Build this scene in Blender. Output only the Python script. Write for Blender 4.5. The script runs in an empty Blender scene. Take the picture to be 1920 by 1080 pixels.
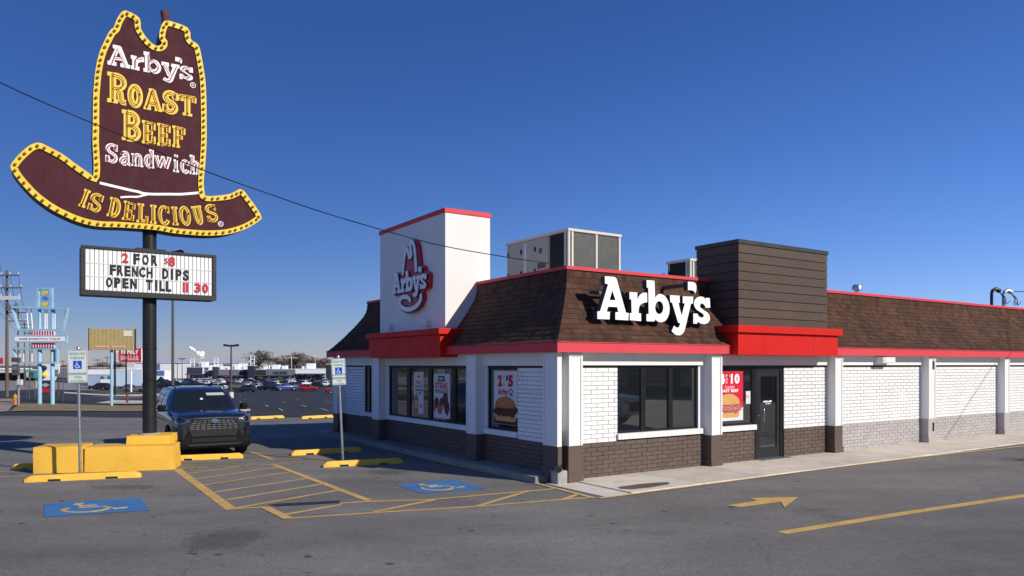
import bpy, math, random
from mathutils import Vector, Matrix, noise
from mathutils.geometry import tessellate_polygon
R = math.radians
random.seed(7)
scene = bpy.context.scene
col = scene.collection

# ------------------------------------------------------------------ camera
F, HZ, EYE = 1400.0, 684.0, 2.28            # focal length and horizon row of a 1920 px frame, eye height in m
cam = bpy.data.cameras.new('camera'); camo = bpy.data.objects.new('camera', cam); col.objects.link(camo)
camo.location = (0, 0, EYE); camo.rotation_euler = (R(90), 0, 0)
cam.sensor_width = 36; cam.lens = 36*F/1920; cam.shift_y = (HZ-540)/1920
cam.clip_start = .1; cam.clip_end = 6000
scene.camera = camo
scene.render.resolution_x, scene.render.resolution_y = 1024, 576

# ------------------------------------------------------------------ sky, sun, exposure
SUN_EL = R(28.5); SUN_AZ = math.atan2(.85, -.527)          # azimuth clockwise from +Y
world = bpy.data.worlds.new('World'); scene.world = world; world.use_nodes = True
wn = world.node_tree.nodes; wl = world.node_tree.links
sky = wn.new('ShaderNodeTexSky'); sky.sky_type = 'NISHITA'; sky.sun_disc = False
sky.sun_elevation = SUN_EL; sky.sun_rotation = -SUN_AZ
sky.altitude = 200; sky.air_density = 1.0; sky.dust_density = .05; sky.ozone_density = 5.5
hs = wn.new('ShaderNodeHueSaturation'); hs.inputs['Saturation'].default_value = 1.10      # the deep blue of a dry winter sky
tn = wn.new('ShaderNodeMix'); tn.data_type = 'RGBA'; tn.blend_type = 'MULTIPLY'; tn.inputs[0].default_value = 1; tn.inputs[7].default_value = (.98, .955, 1.29, 1)
wl.new(sky.outputs[0], tn.inputs[6]); wl.new(tn.outputs[2], hs.inputs['Color']); wl.new(hs.outputs[0], wn['Background'].inputs[0]); wn['Background'].inputs[1].default_value = .081
to_sun = Vector((math.sin(SUN_AZ)*math.cos(SUN_EL), math.cos(SUN_AZ)*math.cos(SUN_EL), math.sin(SUN_EL)))
sl = bpy.data.lights.new('sun', 'SUN'); sl.energy = 4.7; sl.angle = R(.53); sl.color = (1, .935, .83)
so = bpy.data.objects.new('sun', sl); col.objects.link(so); so.location = (30, -20, 40)
so.rotation_euler = (-to_sun).to_track_quat('-Z', 'Y').to_euler()
scene.view_settings.view_transform = 'Standard'; scene.view_settings.look = 'None'
scene.view_settings.gamma = 1; scene.view_settings.exposure = 0

# ------------------------------------------------------------------ measured outlines (metres)
POLE_ST=(-6.088,7.13)
HAT=[(-1.117,8.006),(-1.101,8.242),(-1.078,8.516),(-1.038,8.775),(-0.983,9.003),(-0.912,9.2),(-0.832,9.4),(-0.784,9.484),(-0.728,9.552),(-0.688,9.689),(-0.639,9.811),(-0.575,9.919),(-0.509,9.963),(-0.444,9.956),(-0.312,9.913),(-0.246,9.866),(-0.229,9.769),(-0.226,9.668),(-0.179,9.569),(-0.096,9.46),(-0.012,9.387),(0.073,9.346),(0.15,9.357),(0.206,9.407),(0.223,9.471),(0.175,9.525),(0.167,9.589),(0.184,9.724),(0.218,9.845),(0.261,9.93),(0.347,9.962),(0.469,9.955),(0.626,9.938),(0.732,9.907),(0.786,9.816),(0.789,9.702),(0.83,9.636),(0.929,9.592),(0.983,9.519),(1.028,9.318),(1.073,9.058),(1.109,8.797),(1.127,8.453),(1.135,7.938),(1.135,7.393),(1.104,6.844),(1.073,6.459),(1.101,6.15),(1.221,6.149),(1.45,6.194),(1.651,6.252),(1.792,6.334),(1.87,6.394),(1.965,6.373),(2.077,6.24),(2.221,6.059),(2.318,5.922),(2.37,5.82),(2.367,5.761),(2.157,5.59),(1.918,5.451),(1.604,5.331),(1.297,5.274),(0.996,5.248),(0.482,5.245),(0.056,5.281),(-0.63,5.266),(-0.908,5.245),(-1.16,5.252),(-1.409,5.303),(-1.634,5.387),(-1.838,5.483),(-2.02,5.601),(-2.182,5.731),(-2.325,5.882),(-2.448,6.035),(-2.536,6.17),(-2.574,6.269),(-2.562,6.334),(-2.484,6.472),(-2.378,6.615),(-2.272,6.737),(-2.164,6.812),(-2.074,6.829),(-1.984,6.795),(-1.838,6.732),(-1.671,6.65),(-1.484,6.516),(-1.295,6.39),(-1.118,6.266),(-1.105,6.519),(-1.127,7.02),(-1.123,7.374)]
HAT_ARBYS=(-0.86,0.86,8.736,9.188)
HAT_ARBYS_A=[(-0.86,8.734),(0.86,8.753)]
ROAST=[('R',-0.864,-0.496,7.932,8.582),('O',-0.445,-0.201,7.931,8.396),('A',-0.158,0.215,7.912,8.384),('S',0.249,0.524,7.922,8.405),('T',0.573,0.91,7.925,8.403)]
BEEF=[('B',-0.584,-0.239,7.165,7.821),('E',-0.191,0.065,7.154,7.66),('E',0.114,0.369,7.153,7.654),('F',0.426,0.678,7.171,7.652)]
SANDWICH=[('S',-0.886,-0.671,6.63,7.044),('a',-0.621,-0.416,6.628,6.908),('n',-0.402,-0.164,6.63,6.901),('d',-0.136,0.058,6.636,7.038),('w',0.058,0.404,6.651,6.931),('i',0.436,0.569,6.623,7.013),('c',0.603,0.766,6.622,6.906),('h',0.788,1.024,6.625,7.044)]
DELIC=[('I',-1.285,5.804,0.399),('S',-1.079,5.739,0.399),('D',-0.731,5.67,0.422),('E',-0.453,5.628,0.422),('L',-0.18,5.612,0.422),('I',0.039,5.613,0.422),('C',0.25,5.613,0.422),('I',0.481,5.626,0.422),('O',0.689,5.649,0.434),('U',0.965,5.698,0.422),('S',1.259,5.777,0.399)]
HAT_TM=[(0.86,8.646),(1.461,5.551)]
BAND1=[(-1.005,6.17),(-0.449,6.094),(-0.254,6.074),(-0.167,6.053),(0.028,6.059),(0.339,6.099),(0.627,6.135),(1.011,6.219)]
BAND2=[(-0.61,5.911),(-0.429,5.945),(-0.277,5.963),(-0.139,6.018),(-0.0,6.062)]
MQ_OUT=[(-1.343,4.812),(1.341,4.792),(1.341,3.758),(-1.353,3.776)]
MQ_FACE=[(-1.269,4.785),(1.284,4.757),(1.262,3.866),(-1.269,3.89)]
MQ_TEXT=[('2',-0.582,-0.458,4.491,4.707),('F',-0.36,-0.234,4.478,4.707),('O',-0.185,-0.057,4.476,4.707),('R',-0.007,0.122,4.475,4.706),('$',0.262,0.33,4.512,4.668),('8',0.348,0.479,4.478,4.701),('F',-0.814,-0.698,4.215,4.435),('R',-0.673,-0.557,4.212,4.433),('E',-0.532,-0.414,4.209,4.431),('N',-0.388,-0.27,4.206,4.429),('C',-0.244,-0.124,4.203,4.427),('H',-0.098,0.023,4.2,4.425),('D',0.217,0.341,4.194,4.429),('I',0.393,0.441,4.187,4.429),('P',0.493,0.616,4.185,4.423),('S',0.644,0.775,4.182,4.42),('O',-0.887,-0.769,3.947,4.163),('P',-0.731,-0.611,3.944,4.162),('E',-0.572,-0.452,3.942,4.16),('N',-0.413,-0.291,3.939,4.159),('T',-0.111,0.023,3.929,4.158),('I',0.074,0.118,3.923,4.159),('L',0.159,0.272,3.92,4.153),('L',0.289,0.4,3.916,4.15),('1',0.644,0.69,3.917,4.142),('1',0.707,0.753,3.916,4.142),('3',0.885,1.018,3.923,4.141),('0',1.051,1.181,3.92,4.143)]
ARBYS=[('A',[(1.233,4.052),(1.478,4.056),(1.547,4.02),(1.798,3.347),(1.875,3.338),(1.862,3.19),(1.513,3.194),(1.513,3.343),(1.593,3.351),(1.561,3.45),(1.321,3.447),(1.282,3.346),(1.369,3.345),(1.36,3.193),(1.04,3.191),(1.04,3.34),(1.111,3.35),(1.321,3.897),(1.239,3.907)],[[(1.428,3.781),(1.517,3.588),(1.36,3.583)]]),('r',[(1.893,3.773),(2.11,3.775),(2.117,3.63),(2.177,3.722),(2.281,3.778),(2.386,3.782),(2.393,3.586),(2.292,3.569),(2.208,3.529),(2.162,3.468),(2.15,3.391),(2.15,3.348),(2.218,3.345),(2.218,3.186),(1.903,3.196),(1.903,3.343),(1.956,3.341),(1.946,3.624),(1.899,3.627)],[]),('b',[(2.371,4.049),(2.599,4.048),(2.62,3.69),(2.685,3.756),(2.782,3.782),(2.913,3.737),(3.012,3.615),(3.045,3.474),(3.012,3.331),(2.924,3.225),(2.804,3.182),(2.695,3.194),(2.631,3.236),(2.592,3.191),(2.371,3.191),(2.371,3.338),(2.435,3.341),(2.422,3.885),(2.38,3.895)],[[(2.858,3.493),(2.852,3.451),(2.835,3.412),(2.809,3.381),(2.775,3.36),(2.739,3.352),(2.702,3.357),(2.669,3.375),(2.643,3.404),(2.626,3.441),(2.62,3.483),(2.626,3.525),(2.643,3.564),(2.669,3.595),(2.702,3.616),(2.739,3.624),(2.775,3.619),(2.809,3.602),(2.835,3.573),(2.852,3.535)]]),('y',[(3.056,3.768),(3.346,3.771),(3.353,3.615),(3.308,3.61),(3.407,3.342),(3.505,3.614),(3.441,3.616),(3.441,3.763),(3.77,3.772),(3.758,3.622),(3.695,3.614),(3.528,3.108),(3.498,3.027),(3.441,2.957),(3.346,2.914),(3.223,2.928),(3.104,3.001),(3.178,3.122),(3.256,3.077),(3.324,3.09),(3.369,3.176),(3.301,3.19),(3.122,3.604),(3.062,3.625)],[]),('apostrophe',[(3.601,4.091),(3.781,4.089),(3.844,4.057),(3.867,3.997),(3.863,3.923),(3.828,3.84),(3.797,3.887),(3.723,3.91),(3.601,3.904)],[]),('s',[(4.158,3.734),(4.174,3.768),(4.294,3.765),(4.309,3.551),(4.158,3.548),(4.127,3.604),(4.051,3.639),(3.987,3.615),(3.98,3.554),(4.074,3.501),(4.217,3.441),(4.294,3.369),(4.301,3.287),(4.241,3.219),(4.146,3.185),(4.051,3.185),(3.956,3.207),(3.909,3.233),(3.886,3.183),(3.77,3.183),(3.77,3.404),(3.898,3.404),(3.945,3.345),(4.039,3.319),(4.108,3.351),(4.086,3.403),(3.98,3.448),(3.863,3.5),(3.797,3.578),(3.793,3.651),(3.828,3.718),(3.909,3.766),(4.015,3.788),(4.103,3.772)],[])]
LOGO_BACK=[(-7.163,4.13),(-7.148,4.287),(-7.087,4.705),(-6.977,4.74),(-6.667,4.714),(-6.643,4.867),(-6.57,5.107),(-6.46,5.31),(-6.356,5.352),(-6.238,5.352),(-6.191,5.448),(-6.075,5.489),(-5.938,5.469),(-5.824,5.398),(-5.734,5.246),(-5.667,4.979),(-5.645,4.777),(-5.512,4.778),(-5.403,4.731),(-5.394,4.628),(-5.188,4.571),(-5.128,4.507),(-5.145,4.237),(-5.231,4.157),(-5.438,4.154),(-5.49,4.08),(-5.438,3.948),(-5.556,3.809),(-5.847,3.688),(-6.168,3.647),(-6.498,3.693),(-6.74,3.785),(-6.878,3.93),(-6.848,4.053),(-6.73,4.097),(-6.987,4.106)]
LOGO_S1=[(-6.585,4.633),(-6.561,4.796),(-6.508,5.017),(-6.441,5.194),(-6.379,5.289),(-6.308,5.27),(-6.247,5.17),(-6.191,5.072),(-6.121,5.063),(-6.075,5.129),(-6.112,5.234),(-6.14,5.339),(-6.075,5.432),(-5.96,5.38),(-5.883,5.205),(-5.829,4.938),(-5.793,4.634)]
LOGO_S2=[(-6.168,3.901),(-6.168,3.972),(-6.308,4.033),(-6.498,4.058),(-6.691,4.031),(-6.779,3.944),(-6.691,3.823),(-6.45,3.736),(-6.168,3.708),(-5.847,3.748),(-5.623,3.843),(-5.526,3.955),(-5.556,4.056)]
LOGO_TXT=[(-7.148,4.171),(-5.188,4.178),(-7.012,4.714)]
WIRE=[(-9.404,10.791,7.398),(-7.886,11.5,6.628),(-6.644,12.08,6.128),(-5.287,12.714,5.606),(-4.161,13.24,5.26),(-3.486,13.555,5.066),(-2.41,14.058,4.81),(-1.351,14.552,4.598),(0.0,15.184,4.452),(0.891,15.6,4.386)]

# ------------------------------------------------------------------ frames
TH = R(33.6); CX, CY = .8863, 14.1804              # building corner and heading
U = (math.cos(TH), math.sin(TH)); V = (-math.sin(TH), math.cos(TH))
def W(s, t): return (CX+s*U[0]+t*V[0], CY+s*U[1]+t*V[1])
ZP = [(-1e9, 0), (26, 0), (36, -.25), (58, -.83), (125, -3.0), (173, -4.1), (260, -4.6), (700, -5.0), (1e9, -5.0)]
def zg(x, y):
    for (a, za), (b, zb) in zip(ZP, ZP[1:]):
        if y <= b: base = za+(zb-za)*(y-a)/(b-a); break
    r = x/y if y > 5 else 0
    k = min(1, max(0, (r+.66)/.16)); k = .6+.4*k*k*(3-2*k)
    return base*k
def G(px, py):
    """ground point under a measured image position"""
    lo, hi = 4.0, 900.0
    for _ in range(60):
        m = (lo+hi)/2; x = (px-960)/F*m
        if HZ+F*(EYE-zg(x, m))/m > py: lo = m
        else: hi = m
    x = (px-960)/F*lo
    return Vector((x, lo, zg(x, lo)))
def at(px, py, d): return Vector(((px-960)/F*d, d, EYE+(HZ-py)*d/F))

# ------------------------------------------------------------------ materials
MATS = {}
def nodemat(name):
    m = bpy.data.materials.new(name); m.use_nodes = True
    nt = m.node_tree; b = nt.nodes['Principled BSDF']
    return m, nt, b
def N(nt, typ, **kw):
    n = nt.nodes.new(typ)
    for k, v in kw.items(): setattr(n, k, v)
    return n
def mathn(nt, op, a, b=None, clamp=False):
    n = N(nt, 'ShaderNodeMath', operation=op); n.use_clamp = clamp
    for i, v in enumerate((a, b)):
        if v is None: continue
        if isinstance(v, (int, float)): n.inputs[i].default_value = v
        else: nt.links.new(v, n.inputs[i])
    return n.outputs[0]
def mixc(nt, fac, a, b, blend='MIX'):
    n = N(nt, 'ShaderNodeMix', data_type='RGBA', blend_type=blend)
    for i, v in ((0, fac), (6, a), (7, b)):
        if isinstance(v, (int, float)): n.inputs[i].default_value = v
        elif isinstance(v, tuple): n.inputs[i].default_value = (*v[:3], 1)
        else: nt.links.new(v, n.inputs[i])
    return n.outputs[2]
def noi(nt, pos, scale, detail=4, rough=.55, stretch=None):
    if stretch:
        mp = N(nt, 'ShaderNodeMapping'); mp.inputs[3].default_value = stretch; nt.links.new(pos, mp.inputs[0]); pos = mp.outputs[0]
    n = N(nt, 'ShaderNodeTexNoise'); n.inputs['Scale'].default_value = scale; n.inputs['Detail'].default_value = detail
    n.inputs['Roughness'].default_value = rough; nt.links.new(pos, n.inputs['Vector'])
    return n.outputs['Fac']
def rng(nt, v, a, b, c, d, smooth=False):
    n = N(nt, 'ShaderNodeMapRange'); n.clamp = True
    if smooth: n.interpolation_type = 'SMOOTHSTEP'
    nt.links.new(v, n.inputs[0])
    for i, q in enumerate((a, b, c, d)): n.inputs[1+i].default_value = q
    return n.outputs[0]
def pos_of(nt): return N(nt, 'ShaderNodeNewGeometry').outputs['Position']
def island(nt):
    g = N(nt, 'ShaderNodeNewGeometry').outputs['Random Per Island']; o = N(nt, 'ShaderNodeObjectInfo').outputs['Random']
    return mathn(nt, 'FRACT', mathn(nt, 'ADD', g, o))
def pm(name, c, rough=.6, var=.12, vs=3.0, metal=0, bump=0, bs=80, spec=.3, rnd=0, coat=0, dirt=0, dirtc=(.08, .07, .06), stretch=None, fine=0):
    """painted / plain surface with uneven tone, grain and optional dirt"""
    if name in MATS: return MATS[name]
    m, nt, b = nodemat(name); p = pos_of(nt)
    f = rng(nt, noi(nt, p, vs, 6, .6, stretch), .25, .75, 1-var, 1+var)
    if fine: f = mathn(nt, 'MULTIPLY', f, rng(nt, noi(nt, p, vs*14, 3, .6, stretch), .2, .8, 1-fine, 1+fine))
    if rnd: f = mathn(nt, 'MULTIPLY', f, rng(nt, island(nt), 0, 1, 1-rnd, 1+rnd))
    h = N(nt, 'ShaderNodeHueSaturation'); h.inputs['Color'].default_value = (*c, 1); nt.links.new(f, h.inputs['Value'])
    cc = h.outputs[0]
    if dirt:
        d = rng(nt, noi(nt, p, 1.7, 8, .7, stretch), .52, .8, 0, dirt); cc = mixc(nt, d, cc, dirtc)
    nt.links.new(cc, b.inputs['Base Color'])
    rr = rng(nt, noi(nt, p, vs*3, 3), .3, .7, max(0, rough-.08), min(1, rough+.08)); nt.links.new(rr, b.inputs['Roughness'])
    b.inputs['Metallic'].default_value = metal; b.inputs['Specular IOR Level'].default_value = spec
    if coat: b.inputs['Coat Weight'].default_value = coat; b.inputs['Coat Roughness'].default_value = .03
    if bump:
        bn = N(nt, 'ShaderNodeBump'); bn.inputs['Strength'].default_value = bump; bn.inputs['Distance'].default_value = .01
        nt.links.new(noi(nt, p, bs, 4), bn.inputs['Height']); nt.links.new(bn.outputs[0], b.inputs['Normal'])
    MATS[name] = m; return m
def glassm(name, c=(.012, .014, .015), ior=2.9, rough=.02):
    if name in MATS: return MATS[name]
    m, nt, b = nodemat(name)
    b.inputs['Base Color'].default_value = (*c, 1); b.inputs['IOR'].default_value = ior
    p = pos_of(nt); nt.links.new(rng(nt, noi(nt, p, 2.5, 3), .3, .7, rough*.5, rough*2), b.inputs['Roughness'])
    bn = N(nt, 'ShaderNodeBump'); bn.inputs['Strength'].default_value = .02; bn.inputs['Distance'].default_value = .02
    nt.links.new(noi(nt, p, 1.2, 2), bn.inputs['Height']); nt.links.new(bn.outputs[0], b.inputs['Normal'])
    MATS[name] = m; return m

def asphalt(name, c, contrast=1.0, crack=.5):
    m, nt, b = nodemat(name); p = pos_of(nt)
    big = rng(nt, noi(nt, p, .16, 5, .6), .3, .7, 1-.13*contrast, 1+.13*contrast)
    lane = rng(nt, noi(nt, p, .8, 4, .6, (.35, 1, 1)), .3, .7, 1-.1*contrast, 1+.1*contrast)
    grit = mathn(nt, 'MULTIPLY', rng(nt, noi(nt, p, 24, 5, .9), .3, .7, .55, 1.45), rng(nt, noi(nt, p, 7, 4, .7), .3, .7, .88, 1.12))
    speck = mathn(nt, 'MULTIPLY', rng(nt, noi(nt, p, 70, 2, .9), .60, .74, 1, 1.6), rng(nt, noi(nt, p, 16, 3, .8), .26, .36, .5, 1))
    v = mathn(nt, 'MULTIPLY', mathn(nt, 'MULTIPLY', big, lane), mathn(nt, 'MULTIPLY', grit, speck))
    h = N(nt, 'ShaderNodeHueSaturation'); h.inputs['Color'].default_value = (*c, 1); nt.links.new(v, h.inputs['Value'])
    # oil drips and small pits
    mp = N(nt, 'ShaderNodeMapping'); mp.inputs[3].default_value = (1.0, 1.1, 1); nt.links.new(p, mp.inputs[0])
    vo = N(nt, 'ShaderNodeTexVoronoi'); vo.inputs['Scale'].default_value = 2.1; nt.links.new(mp.outputs[0], vo.inputs['Vector'])
    dst = mathn(nt, 'ADD', vo.outputs['Distance'], rng(nt, noi(nt, p, 14, 3), 0, 1, -.03, .03))
    drip = mathn(nt, 'MULTIPLY', rng(nt, dst, .07, .15, 1, 0), rng(nt, vo.outputs['Color'], .52, .60, 0, .9))
    stain = mathn(nt, 'MULTIPLY', rng(nt, noi(nt, p, .55, 7, .75), .55, .68, 0, .42), rng(nt, noi(nt, p, .1, 2), .4, .6, .2, 1))
    # hairline cracks
    wp = N(nt, 'ShaderNodeVectorMath', operation='ADD'); nt.links.new(p, wp.inputs[0])
    nn = N(nt, 'ShaderNodeTexNoise'); nn.inputs['Scale'].default_value = .9; nn.inputs['Detail'].default_value = 5; nt.links.new(p, nn.inputs['Vector'])
    nt.links.new(nn.outputs['Color'], wp.inputs[1])
    v2 = N(nt, 'ShaderNodeTexVoronoi', feature='DISTANCE_TO_EDGE'); v2.inputs['Scale'].default_value = .23; nt.links.new(wp.outputs[0], v2.inputs['Vector'])
    ck = mathn(nt, 'MULTIPLY', rng(nt, v2.outputs['Distance'], .001, .0035, 1, 0), rng(nt, noi(nt, p, .35, 3), .5, .6, 0, crack))
    dark = mathn(nt, 'MAXIMUM', mathn(nt, 'MAXIMUM', drip, ck), stain)
    cc = mixc(nt, dark, h.outputs[0], (c[0]*.22, c[1]*.21, c[2]*.2))
    nt.links.new(cc, b.inputs['Base Color'])
    nt.links.new(rng(nt, dark, 0, 1, .88, .6), b.inputs['Roughness']); b.inputs['Specular IOR Level'].default_value = .25
    bn = N(nt, 'ShaderNodeBump'); bn.inputs['Strength'].default_value = .55; bn.inputs['Distance'].default_value = .008
    nt.links.new(mathn(nt, 'SUBTRACT', noi(nt, p, 60, 4, .7), mathn(nt, 'MULTIPLY', ck, .8)), bn.inputs['Height']); nt.links.new(bn.outputs[0], b.inputs['Normal'])
    return m
def paintm(name, c, wear=.5, sc=22):
    """road paint, worn through to the asphalt below"""
    m, nt, b = nodemat(name); p = pos_of(nt)
    w = mathn(nt, 'MULTIPLY', rng(nt, noi(nt, p, sc, 5, .75), .5, .68, 0, 1), rng(nt, noi(nt, p, 1.3, 3), .35, .65, wear*.35, wear))
    tone = rng(nt, noi(nt, p, 3, 5), .3, .7, .82, 1.12)
    h = N(nt, 'ShaderNodeHueSaturation'); h.inputs['Color'].default_value = (*c, 1); nt.links.new(tone, h.inputs['Value'])
    nt.links.new(mixc(nt, w, h.outputs[0], (.13, .125, .12)), b.inputs['Base Color']); b.inputs['Roughness'].default_value = .75
    b.inputs['Specular IOR Level'].default_value = .3
    return m
def stainm(name, c, k=.6, sc=3.0):
    """soaked-in stain with a ragged, patchy edge"""
    m, nt, b = nodemat(name); p = pos_of(nt)
    uv = N(nt, 'ShaderNodeTexCoord').outputs['Generated']; g = N(nt, 'ShaderNodeTexGradient', gradient_type='SPHERICAL'); mp = N(nt, 'ShaderNodeMapping'); mp.inputs[1].default_value = (-1, -1, 0); mp.inputs[3].default_value = (2, 2, 0); nt.links.new(uv, mp.inputs[0]); nt.links.new(mp.outputs[0], g.inputs[0])
    a = mathn(nt, 'MULTIPLY', rng(nt, mathn(nt, 'ADD', g.outputs['Fac'], mathn(nt, 'MULTIPLY', noi(nt, p, sc, 8, .8, (1, .6, 1)), 1.7)), 1.12, 1.55, 0, 1, True), k)
    nt.links.new(a, b.inputs['Alpha']); b.inputs['Base Color'].default_value = (*c, 1); b.inputs['Roughness'].default_value = .7
    return m
def shinglem():
    m, nt, b = nodemat('shingle'); p = pos_of(nt)
    r = N(nt, 'ShaderNodeValToRGB'); cr = r.color_ramp
    for i, (q, c) in enumerate([(0, (.055, .029, .020)), (.25, (.074, .038, .025)), (.5, (.086, .044, .028)), (.75, (.106, .054, .034)), (1, (.066, .035, .024))]):
        e = cr.elements[i] if i < 2 else cr.elements.new(q)
        e.position = q; e.color = (*c, 1)
    nt.links.new(island(nt), r.inputs[0])
    g = mathn(nt, 'MULTIPLY', rng(nt, noi(nt, p, 160, 3, .8), .25, .75, .65, 1.35), rng(nt, noi(nt, p, .9, 5), .3, .7, .8, 1.2))
    h = N(nt, 'ShaderNodeHueSaturation'); nt.links.new(r.outputs[0], h.inputs['Color']); nt.links.new(g, h.inputs['Value'])
    nt.links.new(h.outputs[0], b.inputs['Base Color']); b.inputs['Roughness'].default_value = .92; b.inputs['Specular IOR Level'].default_value = .2
    bn = N(nt, 'ShaderNodeBump'); bn.inputs['Strength'].default_value = .6; bn.inputs['Distance'].default_value = .006
    nt.links.new(noi(nt, p, 140, 3, .8), bn.inputs['Height']); nt.links.new(bn.outputs[0], b.inputs['Normal'])
    return m
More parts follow.
